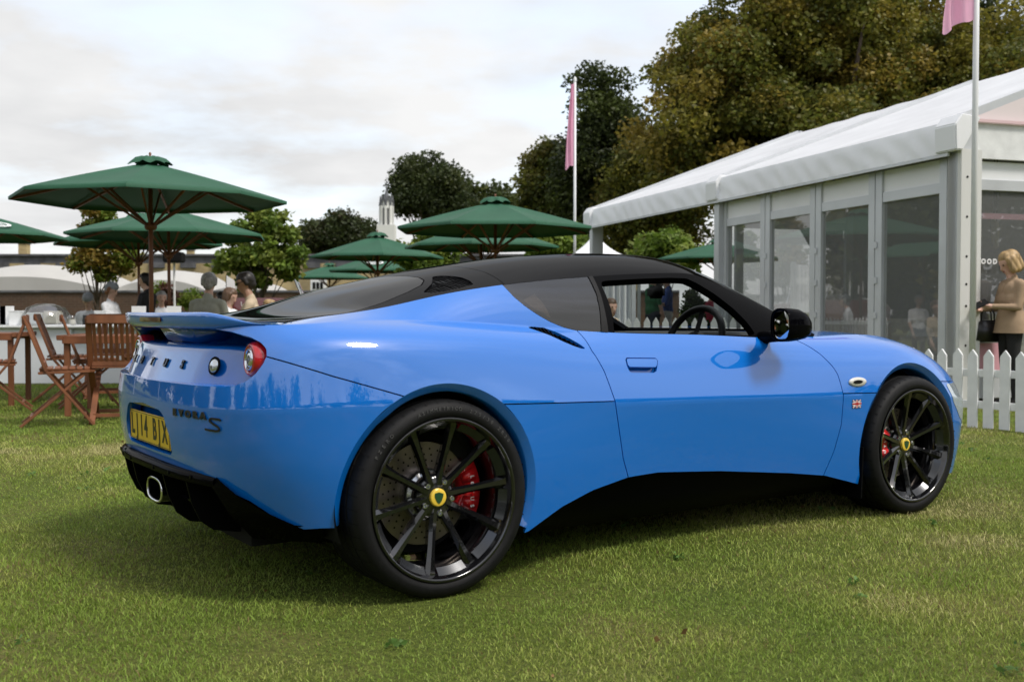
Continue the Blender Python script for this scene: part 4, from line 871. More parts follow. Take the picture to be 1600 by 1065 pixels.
    # black corner in front of the door glass that carries the mirror
# ------------------------------------------------------------------ wheels
def spoke_mesh(rim_r, off):
    """one tapered, ridged spoke along +X in wheel axes (Z = outward)"""
    st = [(.040, .020, -.048, .030), (.075, .0155, -.046, .040), (.12, .0135, -.038, .040), (.17, .0140, -.028, .036), (.21, .0165, -.020, .032), (rim_r - .020, .0205, -.012, .030), (rim_r - .004, .0235, -.010, .028)]
    V = []; F = []
    for r_, hw, zf, dp in st:
        V += [(r_, -hw, zf - .012), (r_, -hw * .35, zf), (r_, hw * .55, zf - .001), (r_, hw, zf - .016), (r_, hw * .75, zf - dp), (r_, -hw * .75, zf - dp)]
    for i in range(len(st) - 1): F += [(i * 6 + k, (i + 1) * 6 + k, (i + 1) * 6 + (k + 1) % 6, i * 6 + (k + 1) % 6) for k in range(6)]
    F += [tuple(range(6)), tuple((len(st) - 1) * 6 + k for k in range(5, -1, -1))]
    return V, F
def arc_text(s, size, r_, a_mid, m, parent, M, step):
    for i, ch_ in enumerate(s):
        if ch_ == ' ': continue
        a = a_mid - (i - (len(s) - 1) / 2) * step; me = text_mesh(ch_, size, .0006); me.transform(M @ Matrix.Rotation(a - math.pi / 2, 4, 'Z') @ Matrix.Translation((0, r_, 0))); link('tyre_letter', me, m, parent)
def make_wheel(x, sd, wl, zc, R_t, W_t, R_rim, tyre_text, cal_dir, rot0, cd=0.0, cr=0.0):
    """wheel axes: X along the car, Y up, Z outwards"""
    M = Matrix.Translation((x, -sd * wl, zc)) @ Matrix(((1, 0, 0, 0), (0, 0, -sd, 0), (0, 1, 0, 0), (0, 0, 0, 1)))
    root = empty('wheel', (0, 0, 0), parent=car)
    rb = R_rim - .003
    # tyre with four grooves round the tread
    pf = [(rb, .002), (rb + .010, .010), (rb + .022, .0155), (rb + .030, .0158), (R_t - .022, .012), (R_t - .010, .004), (R_t - .004, -.008), (R_t - .001, -.022)]
    g0, g1_ = -.030, -W_t + .022; ng = 4
    for k in range(ng):
        c = g0 + (g1_ - g0) * (k + .5) / ng; pf += [(R_t, c + .006), (R_t - .007, c + .0045), (R_t - .007, c - .0045), (R_t, c - .006)]
    pf += [(R_t - .001, -W_t + .014), (R_t - .010, -W_t), (R_t - .03, -W_t - .008), (rb, -W_t)]
    ty = MB().lathe(pf, 96, M).build('tyre', RUBBER, root); sharp(ty, 35)
    # shoulder notches
    mb = MB()
    for k in range(46):
        a = 2 * math.pi * k / 46; T = M @ Matrix.Rotation(a, 4, 'Z'); mb.add([T @ Vector(v) for v in ((R_t + .0006, -.0020, -.10), (R_t + .0006, .0010, -.10), (R_t + .0006, .0045, -.024), (R_t + .0006, .001, -.024), (R_t - .0080, .0075, .0062), (R_t - .0080, .0035, .0062))], [(0, 1, 2, 3), (3, 2, 4, 5)])
    mb.build('tread_groove', MATT, root)
    TM = M @ Matrix.Translation((0, 0, .0162))
    for s_, a, st in tyre_text: arc_text(s_, .017, (rb + R_t) / 2 + .004, a, mat('tyre_lettering', (.075, .075, .076), rough=.5), root, TM, st)
    MB().lathe([(rb + .006, .0145), (rb + .002, .0165), (rb - .004, .0150), (rb - .0065, .010), (rb - .010, -.004), (rb - .020, -.025), (rb - .034, -.05), (rb - .040, -.12), (rb - .036, -W_t + .02), (rb - .005, -W_t + .005)], 72, M).build('rim', ALLOY, root, smooth=True)
    V, F = spoke_mesh(rb - .008, 0)
    base = None
    for k in range(10):
        T = M @ Matrix.Rotation(rot0 + k * math.pi / 5, 4, 'Z')
        o = mesh('spoke', [T @ Vector(v) for v in V], F, ALLOY, root); sharp(o, 20)
        # bevelled foot of the spoke on the rim bed
        T2 = M @ Matrix.Rotation(rot0 + (k + .5) * math.pi / 5, 4, 'Z')
    bed = MB()
    for k in range(10):
        a0_ = rot0 + k * math.pi / 5 + .10; a1_ = rot0 + (k + 1) * math.pi / 5 - .10
        V2 = []; n = 8
        for i in range(n + 1):
            a = a0_ + (a1_ - a0_) * i / n; V2 += [M @ Vector((math.cos(a) * r_, math.sin(a) * r_, h)) for r_, h in ((rb - .012, -.008), (rb - .036, -.030))]
        bed.add(V2, [(2 * i, 2 * i + 2, 2 * i + 3, 2 * i + 1) for i in range(n)])
    bed.build('rim_bed', mat('alloy_bevel', (.03, .032, .036), rough=.2, metal=.5, coat=.4), root, smooth=True)
    MB().lathe([(.0, -.050), (.045, -.050), (.062, -.054), (.076, -.062), (.082, -.085), (.05, -.10)], 40, M).build('hub', ALLOY, root, smooth=True)
    cap = MB().lathe([(.0, -.0385), (.026, -.0387), (.0295, -.040), (.031, -.043), (.031, -.052)], 36, M).build('centre_cap', YEL, root, smooth=True)
    tri = [(-.014, .0165), (-.017, .013), (-.016, .002), (-.009, -.013), (.0, -.0215), (.009, -.013), (.016, .002), (.017, .012), (.012, .0145), (0, .0185)]
    MB().prism(tri, -.039, -.0372, M).build('cap_emblem', GRN, root)
    for k in range(5):
        a = rot0 + math.pi / 10 + k * 2 * math.pi / 5 + math.pi / 5; T = M @ Matrix.Translation((.056 * math.cos(a), .056 * math.sin(a), -.056))
        MB().lathe([(.0, .004), (.0045, .004), (.005, .013), (.0085, .013), (.0095, .011), (.010, 0)], 14, T).build('wheel_bolt', STEEL, root)
    dk = MB().lathe([(.09, -.150 + cd), (.155 + .012 * (R_t > .33), -.150 + cd), (.167 if R_t < .33 else .178, -.150 + cd), (.167 if R_t < .33 else .178, -.176 + cd), (.09, -.176 + cd)], 60, M).build('brake_disc', DISC, root); sharp(dk, 30)
    mb = MB()
    for k in range(30):
        for j, r_ in enumerate((.115, .135, .155)):
            a = 2 * math.pi * (k + j * .33) / 30; mb.lathe([(.0, .0006), (.0038, .0006)], 8, M @ Matrix.Translation((r_ * math.cos(a), r_ * math.sin(a), -.150 + cd)))
    mb.build('disc_hole', MATT, root)
    MB().lathe([(.0, -.10 + cd * .5), (.085, -.105 + cd * .6), (.092, -.12 + cd), (.092, -.150 + cd)], 40, M).build('disc_bell', STEEL, root, smooth=True)
    # caliper
    cal = []; n = 14
    for i in range(n + 1):
        a = cal_dir - .52 + 1.04 * i / n; cal.append((math.cos(a) * (.205 + cr), math.sin(a) * (.205 + cr)))
    for i in range(n, -1, -1):
        a = cal_dir - .52 + 1.04 * i / n; r_ = .118 + cr + .012 * math.sin(math.pi * i / n); cal.append((math.cos(a) * r_, math.sin(a) * r_))
    c_o = MB().prism(cal, -.190 + cd, -.098 + cd, M).build('brake_caliper', REDC, root, bevel=.006, seg=3, smooth=True)
    for k in (-1, 1):
        rr = [(math.cos(cal_dir + k * t) * r_, math.sin(cal_dir + k * t) * r_) for r_, t in ((.135 + cr, .16), (.19 + cr, .16), (.19 + cr, .40), (.135 + cr, .40))]
        MB().prism(rr, -.099 + cd, -.090 + cd, M).build('caliper_boss', REDC, root, bevel=.003, smooth=True)
    for i, ch_ in enumerate('LOTUS'):
        me = text_mesh(ch_, .02, .0004, bold=.0006); a = cal_dir
        if cal_dir < 1: T = M @ Matrix.Rotation(0, 4, 'Z') @ Matrix.Translation((.163 + cr, (2 - i) * .0205 * 1.25, -.0885 + cd)) @ Matrix.Rotation(math.radians(-90), 4, 'Z')
        else: T = M @ Matrix.Translation((-.163 - cr, (i - 2) * .0205 * 1.25, -.0885 + cd)) @ Matrix.Rotation(math.radians(90), 4, 'Z')
        me.transform(T); link('caliper_letter', me, WHITEP, root)
    MB().lathe([(.0, -.19), (R_rim - .06, -.19), (R_rim - .06, -.2)], 40, M).build('brake_shield', MATT, root)
TX = [('ASIMMETRICO', 1.66, .052), ('275/30 ZR20', .95, .062), ('PZERO', 2.45, .07)]
for sd in (1, -1):
    make_wheel(0, sd, .9057, .3165, .3345, .268, .2725, TX if sd == 1 else [], 0.05, math.radians(8))
    make_wheel(2.570, sd, .8887, .3150, .3255, .235, .2620, [], math.pi - .05, math.radians(20), .035, -.022)
# ------------------------------------------------------------------ cabin
mb = MB(); mb.box((1.2, 0, .35), (2.2, 1.45, .30)); mb.box((.28, 0, .62), (.10, 1.3, .60), M=Matrix.Rotation(math.radians(-12), 3, 'Y')); mb.build('cabin_tub', CABIN, car)
ds = MB()
for w0, w1 in ((-.70, .70),): ds.add([(1.78, w0, .50), (1.78, w1, .50), (1.72, w0, .76), (1.72, w1, .76), (1.80, w0, .835), (1.80, w1, .835), (2.35, w0 * .6, .84), (2.35, w1 * .6, .84)], [(0, 1, 3, 2), (2, 3, 5, 4), (4, 5, 7, 6)])
ds.build('dashboard', CABIN, car)
MB().lathe([(.0, .0), (.13, .0), (.17, -.03), (.18, -.10)], 24, Matrix.Translation((1.80, -.37, .85)) @ Matrix.Scale(.55, 4, (1, 0, 0))).build('instrument_cowl', CABIN, car, smooth=True)
SM = Matrix.Translation((1.645, -.37, .80)) @ Matrix.Rotation(math.radians(-68), 4, 'Y')
V = []; F = []; n, m = 40, 10
for i in range(n):
    a = 2 * math.pi * i / n
    for j in range(m):
        b = 2 * math.pi * j / m; r_ = .172 + .0165 * math.cos(b); V.append(SM @ Vector((r_ * math.cos(a), r_ * math.sin(a), .0165 * math.sin(b))))
F = [(i * m + j, ((i + 1) % n) * m + j, ((i + 1) % n) * m + (j + 1) % m, i * m + (j + 1) % m) for i in range(n) for j in range(m)]
stw = mesh('steering_wheel', V, F, CABIN, car, smooth=True)
mb = MB(); mb.lathe([(0, .02), (.05, .015), (.06, -.02)], 20, SM)
for a in (0, math.pi * .62, -math.pi * .62): mb.add([SM @ Vector((r_ * math.cos(a) - s_ * .016 * math.sin(a), r_ * math.sin(a) + s_ * .016 * math.cos(a), .0)) for r_, s_ in ((.04, -1), (.17, -1), (.17, 1), (.04, 1))], [(0, 1, 2, 3)])
mb.build('wheel_boss', CABIN, stw)
def seat(w_):
    root = empty('seat', (0, 0, 0), parent=car)
    sh = [(.70, .50), (.66, .80), (.60, .96), (.56, 1.0), (.50, .99), (.50, .90), (.56, .60), (.60, .36), (1.1, .36), (1.14, .44), (1.10, .50), (.80, .46)]
    MB().prism(sh, -.22, .22, Matrix.Translation((.06, -w_, -.04)) @ Matrix.Rotation(math.radians(90), 4, 'X')).build('seat_shell', CABIN, root, bevel=.03, seg=3, smooth=True)
seat(.37); seat(-.37)
rm = MB().box((0, 0, 0), (.03, .23, .062)).build('rear_view_mirror', MATT, car, bevel=.014, seg=3, smooth=True); rm.data.transform(Matrix.Translation((1.745, .0, 1.040)) @ Matrix.Rotation(math.radians(-25), 4, 'Z'))
MB().tube([(1.755, 0, 1.065), (1.78, 0, 1.12)], .009, 8).build('mirror_stem', MATT, rm)
me = text_mesh('27', .030, .0003, bold=.002); me.transform(Matrix.Translation((1.728, -.012, 1.038)) @ Matrix.Rotation(math.radians(-25), 4, 'Z') @ Matrix.Rotation(math.radians(-90), 4, 'Z') @ Matrix.Rotation(math.radians(90), 4, 'X')); link('mirror_sticker', me, WHITEP, rm)
# ------------------------------------------------------------------ marquee
ALU = vary(mat('aluminium_frame', (.58, .60, .62), rough=.45, metal=.25), scale=2, amount=.08, rough_var=.1)
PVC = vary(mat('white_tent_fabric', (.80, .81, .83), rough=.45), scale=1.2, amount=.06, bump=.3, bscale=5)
PVCR = vary(mat('dimmed_roof_fabric', (.60, .61, .63), rough=.5), scale=1.5, amount=.08, bump=.3, bscale=4)  # tent fabric with a darker base colour, offsetting the strong light on the roof
PVCP = mat('pink_tinted_fabric', (.74, .66, .66), rough=.5)
WHITEW = vary(mat('white_painted_wood', (.76, .77, .77), rough=.5), scale=7, amount=.10, bump=.1)
PANE = glassmat('shopfront_pane', col=(.66, .68, .67), alpha=.14, haze=.15)
DFL = vary(mat('dark_tent_floor', (.12, .11, .10), rough=.7), scale=3, amount=.3)
ang = math.atan2(.955, -.297)                    # direction of the long side, away from the camera
d1 = Vector((-.297, .955, 0)).normalized(); d2 = Vector((.955, .297, 0)).normalized(); A0 = Vector((4.585, 10.9, 0))
mq = empty('marquee', A0); tag(mq, 'white marquee with glass side panels and a gabled fabric roof', 'marquee')
def mp3(s, t, z): return d1 * s + d2 * t + Vector((0, 0, z))       # s along the side, t across, relative to the corner
ZE, ZV, ZR, HS, BAY = 2.88, 2.55, 4.56, 4.4, 5.0
def cloth(fn, nu, nv, name, m, parent, solid=.012):
    V = [fn(i / nu, j / nv) for i in range(nu + 1) for j in range(nv + 1)]; F = [(i * (nv + 1) + j, (i + 1) * (nv + 1) + j, (i + 1) * (nv + 1) + j + 1, i * (nv + 1) + j + 1) for i in range(nu) for j in range(nv)]
    return mesh(name, V, F, m, parent, smooth=True)
for b in range(2):
    for side_ in (0, 1):
        def fn(a, c, b=b, side_=side_):
            s = b * BAY + a * BAY; sag = .10 * math.sin(math.pi * a) ** .8 * math.sin(math.pi * c); wr = .010 * math.sin(c * 9 + a * 31) * math.sin(math.pi * a) * min(1, c * 4)
            t = -.12 + (HS + .12) * c if side_ == 0 else 2 * HS + .12 - (HS + .12) * c
            return mp3(s, t, ZE + (ZR - ZE) * c - sag + wr)
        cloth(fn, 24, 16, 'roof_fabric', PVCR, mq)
    # valance of each bay with slack folds, and the keder cover at each frame
    def fv(a, c, b=b): return mp3(b * BAY + a * BAY, -.12 - .055 * c ** .6 - .010 * math.sin(a * 75 + 6 * c + 2 * math.sin(a * 11)) * math.sin(math.pi * c) - .006 * math.sin(a * 143 + 9 * c) * c , ZE - (ZE - ZV) * c + .008 * math.sin(a * 43) * math.sin(math.pi * c))
    cloth(fv, 90, 8, 'valance', PVC, mq)
    MB().bar(mp3(b * BAY, -.16, ZV - .012), mp3(b * BAY + BAY, -.16, ZV - .012), .03, .035).build('eave_rail', ALU, mq)
for k in range(3):
    mb = MB(); mb.add([mp3(BAY * k + e, t, z) for e in (-.16, .16) for t, z in ((-.13, ZE + .05), (-.215, ZE - .06), (-.205, ZV + .01), (-.12, ZV + .01), (.10, ZE + .02))], [(0, 1, 6, 5), (1, 2, 7, 6), (2, 3, 8, 7), (3, 4, 9, 8), (4, 0, 5, 9), (0, 4, 3, 2, 1), (5, 6, 7, 8, 9)]); mb.build('corner_cover', PVC, mq, bevel=.012)
    mb = MB(); mb.bar(mp3(BAY * k, 0, ZE), mp3(BAY * k, HS, ZR - .03), .10, .16); mb.bar(mp3(BAY * k, 2 * HS, ZE), mp3(BAY * k, HS, ZR - .03), .10, .16); mb.build('rafter', ALU, mq)
    for t in (0, 2 * HS):
        mb = MB(); mb.box(mp3(BAY * k, t, 1.42), (.16, .22, 2.86), rz=ang - math.pi / 2 + math.pi / 2); mb.build('frame_post', ALU, mq, bevel=.008)
# glazed side: one bay, four panels
def glazed(p0, dr, L, name_z=ZV, nrm=None, header=.30, parent=mq, sw=.12):
    a, b = p0, p0 + dr * L; fr = MB(); zt = name_z - .02; zg = zt - header; zb = .16
    for e in (a + dr * sw / 2, b - dr * sw / 2): fr.box(e + Vector((0, 0, (zt) / 2)), (sw, .075, zt), rz=math.atan2(dr.y, dr.x))
    for z, h in ((zg, .11), (zb, .22)): fr.box((a + b) / 2 + Vector((0, 0, z)), (L - 2 * sw, .06, h), rz=math.atan2(dr.y, dr.x))
    fo = fr.build('panel_frame', ALU, parent, bevel=.004)
    hd = MB(); hd.box((a + b) / 2 + Vector((0, 0, (zt + zg + .055) / 2)), (L - 2 * sw, .02, zt - zg - .055), rz=math.atan2(dr.y, dr.x)); hd.build('header_panel', PVC, fo)
    q = MB(); q.add([a + dr * sw + Vector((0, 0, zb + .10)), b - dr * sw + Vector((0, 0, zb + .10)), b - dr * sw + Vector((0, 0, zg - .05)), a + dr * sw + Vector((0, 0, zg - .05))], [(0, 1, 2, 3)]); q.build('glass_pane', PANE, fo)
    for z in (.5, .9, 1.3, 1.7):
        MB().box(b - dr * .02 + Vector((0, 0, z)) + (nrm or Vector((0, 0, 0))) * .045, (.05, .012, .07), rz=math.atan2(dr.y, dr.x)).build('hinge', ALU, fo)
for k in range(4): glazed(mp3(.17 + k * 1.2, -.0, 0), d1, 1.19, nrm=-d2)
for k in range(3): glazed(mp3(-.0, .152 + k * 1.9, 0), d2, 1.88, name_z=2.50, header=.24, nrm=-d1, sw=.05)
glazed(mp3(BAY, .2, 0), d2, 2.0, nrm=d1)
cp = MB().box(mp3(-.02, .02, 1.29), (.26, .20, 2.58), rz=math.atan2(d2.y, d2.x)).build('corner_post', mat('pale_corner_panel', (.66, .66, .64), rough=.5), mq, bevel=.006)
for z in (.6, 1.0, 1.22, 1.5, 1.9, 2.3):
    for e in (-.05, .04): MB().lathe([(0, .004), (.011, .004), (.013, 0)], 10, axis_m(mp3(-.02, .02, z) - d2 * .131 * 0 - d1 * .101 + d2 * e, -d1)).build('bolt_head', MATT, cp)
# gable: tinted fabric triangle over a white band
cloth(lambda a, c: mp3(-.06, .0 + a * 2 * HS, 2.86 + c * ((ZR - 2.88) * (1 - abs(2 * a - 1)) + .02)), 40, 6, 'gable_fabric', PVCP, mq)
MB().bar(mp3(-.05, .12, 2.68), mp3(-.05, 2 * HS, 2.68), .05, .36).build('gable_beam', WHITEW, mq)
MB().bar(mp3(-.10, .10, 2.875), mp3(-.10, 2 * HS, 2.875), .03, .03).build('gable_rail', mat('pale_pink_trim', (.72, .52, .54), rough=.5), mq)
MB().add([mp3(s, t, .05) for s, t in ((.05, .05), (.05, 2 * HS), (2 * BAY, 2 * HS), (2 * BAY, .05))] + [mp3(s, t, -.02) for s, t in ((.05, .05), (.05, 2 * HS), (2 * BAY, 2 * HS), (2 * BAY, .05))], [(0, 1, 2, 3), (0, 4, 5, 1), (1, 5, 6, 2), (2, 6, 7, 3), (3, 7, 4, 0)]).build('tent_floor', DFL, mq)
LINE = mat('grey_tent_lining', (.52, .52, .52), rough=.8)
MB().add([mp3(.1, 2 * HS - .1, 0), mp3(BAY, 2 * HS - .1, 0), mp3(BAY, 2 * HS - .1, 2.85), mp3(.1, 2 * HS - .1, 2.85)], [(0, 1, 2, 3)]).build('back_wall', LINE, mq)
MB().add([mp3(BAY + .02, 2.2, 0), mp3(BAY + .02, 2 * HS, 0), mp3(BAY + .02, 2 * HS, 2.85), mp3(BAY + .02, HS, ZR - .2), mp3(BAY + .02, 2.2, 3.1)], [(0, 1, 2, 3, 4)]).build('inner_wall', LINE, mq)
# wording on the gable glass
p = mp3(-.012, .38, 1.47); 
for i, ch_ in enumerate('WOODIES'):
    me = text_mesh(ch_, .070, .0005, bold=.004); me.transform(Matrix.Translation(mp3(-.045, .172 + i * .072, 1.455)) @ Matrix.Rotation(math.atan2(d2.y, d2.x), 4, 'Z') @ Matrix.Rotation(math.radians(90), 4, 'X')); link('glass_lettering', me, WHITEP, mq)
MB().bar(mp3(.05, .30, 1.93), mp3(.05, .95, 1.93), .02, .06).build('pink_sign_strip', mat('pink_print', (.70, .36, .42), rough=.5), mq)
MB().add([mp3(-.02, .20, .30), mp3(-.02, .62, .30), mp3(-.02, .62, .62), mp3(-.02, .20, .62)], [(0, 1, 2, 3)]).build('pink_poster', mat('pink_print', (.70, .36, .42)), mq)
# furniture inside
CREAM = vary(mat('cream_upholstery', (.62, .58, .50), rough=.85), scale=8, amount=.1); DWOOD = mat('dark_brown_furniture', (.045, .03, .022), rough=.5)
def sofa(s, t, rz, label, g):
    root = empty('sofa', A0 + mp3(s, t, .05), rz); tag(root, label, 'sofa', g)
    MB().box((0, 0, .22), (1.7, .8, .30)).build('sofa_base', CREAM, root, bevel=.05, seg=3, smooth=True); MB().box((0, .34, .55), (1.7, .2, .5)).build('backrest', CREAM, root, bevel=.06, seg=3, smooth=True)
    for e in (-1, 1): MB().box((e * .8, 0, .40), (.18, .8, .36)).build('armrest', CREAM, root, bevel=.05, seg=3, smooth=True)
    c = MB().box((0, 0, 0), (.42, .12, .34)).build('cushion', WHITEW, root, bevel=.05, seg=3, smooth=True); c.location = (.45, .2, .58); c.rotation_euler = (-.3, .25, .1)
sofa(.9, 1.25, ang + math.pi, 'cream sofa with a white cushion behind the nearest glass panels', 'sofas in the marquee')
sofa(2.9, 1.25, ang + math.pi, 'cream sofa behind the farther glass panels', 'sofas in the marquee')
tb = empty('sideboard', A0 + mp3(2.6, 5.5, .05), ang); tag(tb, 'dark brown sideboard inside the marquee', 'sideboard'); MB().box((0, 0, .55), (2.6, .5, .9)).build('cabinet', DWOOD, tb, bevel=.01); MB().box((0, 0, 1.02), (2.7, .55, .04)).build('sideboard_top', WHITEW, tb)
pf = empty('picture', A0 + mp3(3.2, 6.4, 1.15), ang); tag(pf, 'framed picture on display inside the marquee', 'picture'); MB().box((0, 0, .35), (.62, .03, .75)).build('picture_frame', mat('oak', (.30, .20, .10), rough=.6), pf, bevel=.006); MB().box((0, .017, .35), (.54, .004, .66)).build('picture_sheet', mat('print_grey', (.45, .45, .46)), pf); MB().box((0, -.017, .35), (.54, .004, .66)).build('picture_sheet', mat('print_grey', (.45, .45, .46)), pf); MB().tube([(0, 0, -1.1), (0, 0, .0)], .02).build('picture_stand', DWOOD, pf)
for i, (s, t, zz) in enumerate(((2.2, 2.4, 1.75), (2.7, 2.8, 1.85))):
    r_ = empty('pendant_lamp', A0 + mp3(s, t, zz)); tag(r_, ['slim white pendant lamp nearer the marquee corner', 'slim white pendant lamp farther from the marquee corner'][i], 'lamp', 'pendant lamps in the marquee'); MB().lathe([(0, .36), (.03, .34), (.035, .02), (.0, 0)], 16).build('lamp_tube', mat('lit_cream', (.8, .74, .6), rough=.5), r_, smooth=True); MB().tube([(0, 0, .35), (0, 0, 1.5)], .005, 6).build('lamp_cord', DWOOD, r_)
for i, (s, t) in enumerate(((3.6, 1.2), (4.3, 2.2))):
    r_ = empty('display_table', A0 + mp3(s, t, .05), ang); tag(r_, ['white display table deep in the marquee', 'white display table by the far glass panel'][i], 'table', 'display tables in the marquee'); MB().box((0, 0, .74), (.9, .7, .04)).build('tabletop', WHITEW, r_)
    for ex in (-1, 1):
        for ey in (-1, 1): MB().box((ex * .4, ey * .3, .36), (.05, .05, .72)).build('leg', DWOOD, r_)
# ------------------------------------------------------------------ white pointed tents
def pagoda(c, wd, ze, za, label):
    root = empty('pointed_tent', c); tag(root, label, 'tent', 'white pointed tents'); n = 20
    V = []; F = []
    for j in range(n + 1):
        t = j / n; r = wd / 2 * ((1 - t) ** 1.9 * .93 + .07 * (1 - t)); z = ze + (za - ze) * t
        for k in range(32):
            a = 2 * math.pi * k / 32; sq = 1 / max(abs(math.cos(a)), abs(math.sin(a))); s = sq * (1 - t) + t; V.append((r * math.cos(a) * s, r * math.sin(a) * s, z))
    F = [(j * 32 + k, j * 32 + (k + 1) % 32, (j + 1) * 32 + (k + 1) % 32, (j + 1) * 32 + k) for j in range(n) for k in range(32)]
    mesh('tent_roof', V, F, PVC, root, smooth=True); 
    mb = MB()
    h = wd / 2
    for (x0, y0), (x1, y1) in (((-h, -h), (h, -h)), ((h, -h), (h, h)), ((h, h), (-h, h)), ((-h, h), (-h, -h))): mb.add([(x0, y0, ze), (x1, y1, ze), (x1 * 1.01, y1 * 1.01, ze - .28), (x0 * 1.01, y0 * 1.01, ze - .28)], [(0, 1, 2, 3)])
    mb.build('tent_valance', PVC, root)
    for ex in (-1, 1):
        for ey in (-1, 1): MB().box((ex * h * .98, ey * h * .98, ze / 2), (.08, .08, ze)).build('tent_post', ALU, root)
    return root
t_ = at(930, 400, 28); pagoda((t_.x, 28, 0), 2.1, 2.2, at(930, 355, 28).z, 'small white pointed tent behind the marquee end')
pagoda((-19, 21, 0), 5.5, 2.4, 6.2, 'large white pointed tent beyond the parasols, mirrored in the glass')
# curtain and posts seen through the car
t_ = at(962, 470, 15.5); cu = empty('curtain', (t_.x, 15.5, 0)); tag(cu, 'white gathered curtain seen through the car window', 'curtain')
V = []; F = []
for i in range(41):
    x = -.28 + .50 * i / 40
    for z in (.02, .6, 1.2, 1.66): V.append((x, .05 * math.sin(i * .9) + .02 * math.sin(i * 2.3), z))
F = [(i * 4 + j, i * 4 + 4 + j, i * 4 + 5 + j, i * 4 + 1 + j) for i in range(40) for j in range(3)]
mesh('curtain_cloth', V, F, PVC, cu, smooth=True); MB().box((.26, 0, .85), (.06, .06, 1.7)).build('curtain_post', ALU, cu)
# ------------------------------------------------------------------ fences
PICK = [(-.042, 0), (.042, 0), (.042, .59), (0, .645), (-.042, .59)]
_pk = None
def fence(p0, p1, zb, label, pitch=.135, rails=(.19, .45), hs=1.0, rx=1.0):
    global _pk
    p0, p1 = Vector(p0), Vector(p1); d = (p1 - p0); L = d.length; d.normalize(); n = int(L / pitch); root = empty('picket_fence', p0, math.atan2(d.y, d.x)); tag(root, label, 'fence', 'white picket fences')
    if _pk is None:
        o = MB().prism(PICK, -.010, .010, Matrix.Rotation(math.radians(90), 4, 'X')).build('picket', WHITEW, None, bevel=.003); _pk = o.data; COL.objects.unlink(o); bpy.data.objects.remove(o)
    for i in range(n + 1):
        o = link('picket', _pk, None, root); o.location = (i * pitch, -.022, zb + .012 * math.sin(i * 2.1) * .3); o.scale = (rx, 1, hs * (1 + .006 * math.sin(i * 5.3))); o.rotation_euler = (0, .008 * math.sin(i * 3.7), 0)
    for z in rails: MB().box((L / 2, 0, zb + z * hs), (L + .1, .025, .062)).build('rail', WHITEW, root, bevel=.003)
    m = max(2, int(L / 1.9) + 1)
    for i in range(m): MB().box((L * i / (m - 1), .035, zb + .28), (.06, .05, .6)).build('fence_post', WHITEW, root, bevel=.003)
    return root
fence((3.40, 9.30, 0), (5.35, 6.75, 0), -.01, 'white picket fence on the lawn right of the car')
fence((1.3, 14.2, 0), (3.4, 13.6, 0), -.01, 'white picket fence seen through the car window', pitch=.125, hs=1.36)
# ------------------------------------------------------------------ flags
FLAGM = vary(mat('pink_flag_cloth', (.86, .46, .62), rough=.8), scale=3, amount=.12)
_t = FLAGM.node_tree; _tl = N(_t, 'ShaderNodeBsdfTranslucent'); _tl.inputs[0].default_value = (.92, .55, .70, 1); _mx = N(_t, 'ShaderNodeMixShader'); _mx.inputs[0].default_value = .45; _t.links.new(_t.nodes['Principled BSDF'].outputs[0], _mx.inputs[1]); _t.links.new(_tl.outputs[0], _mx.inputs[2]); _t.links.new(_mx.outputs[0], _t.nodes['Material Output'].inputs[0])
def flagpole(u, Y, v_top, flag, label, r=.028):
    t = at(u, 400, Y); top = at(u, v_top, Y).z; root = empty('flagpole', (t.x, Y, 0)); tag(root, label, 'flagpole', 'flagpoles by the marquee'); po = MB().tube([(0, 0, 0), (0, 0, top)], [r, r * .85], 14).build('pole', mat('white_pole', (.72, .73, .74), rough=.35), root, smooth=True); MB().lathe([(0, .05), (r * .7, .035), (r * 1.1, 0), (r * 1.1, -.04)], 14, Matrix.Translation((0, 0, top))).build('pole_cap', WHITEW, root, smooth=True)
    (z1, z0, w0, w1) = flag; n, m = 22, 26; V = []; F = []
    for i in range(m + 1):
        f = i / m; z = z1 + (z0 - z1) * f; w_ = w0 + (w1 - w0) * math.sin(f * math.pi / 2) ** 1.2
        for j in range(n + 1):
            g = j / n; V.append((-g * w_ - .01, .10 * math.sin(g * 9 + f * 3.0) * g + .05 * math.sin(g * 17 + f * 5) * g, z - .34 * g * (.6 + .8 * math.sin(f * 2.4)) * w_ + .05 * math.sin(g * 8 + f * 4) * g))
    F = [(i * (n + 1) + j, i * (n + 1) + j + 1, (i + 1) * (n + 1) + j + 1, (i + 1) * (n + 1) + j) for i in range(m) for j in range(n)]
    mesh('flag', V, F, FLAGM, root, smooth=True)
flagpole(898, 20.0, 124, (at(0, 130, 20).z, at(0, 258, 20).z, .06, .17), 'thin white flagpole with a limp pink flag at the far marquee end')
flagpole(1521, 10.45, -300, (at(0, -160, 10.45).z, at(0, 30, 10.45).z, .10, .34), 'near white flagpole with pink flag at the marquee corner', r=.031)
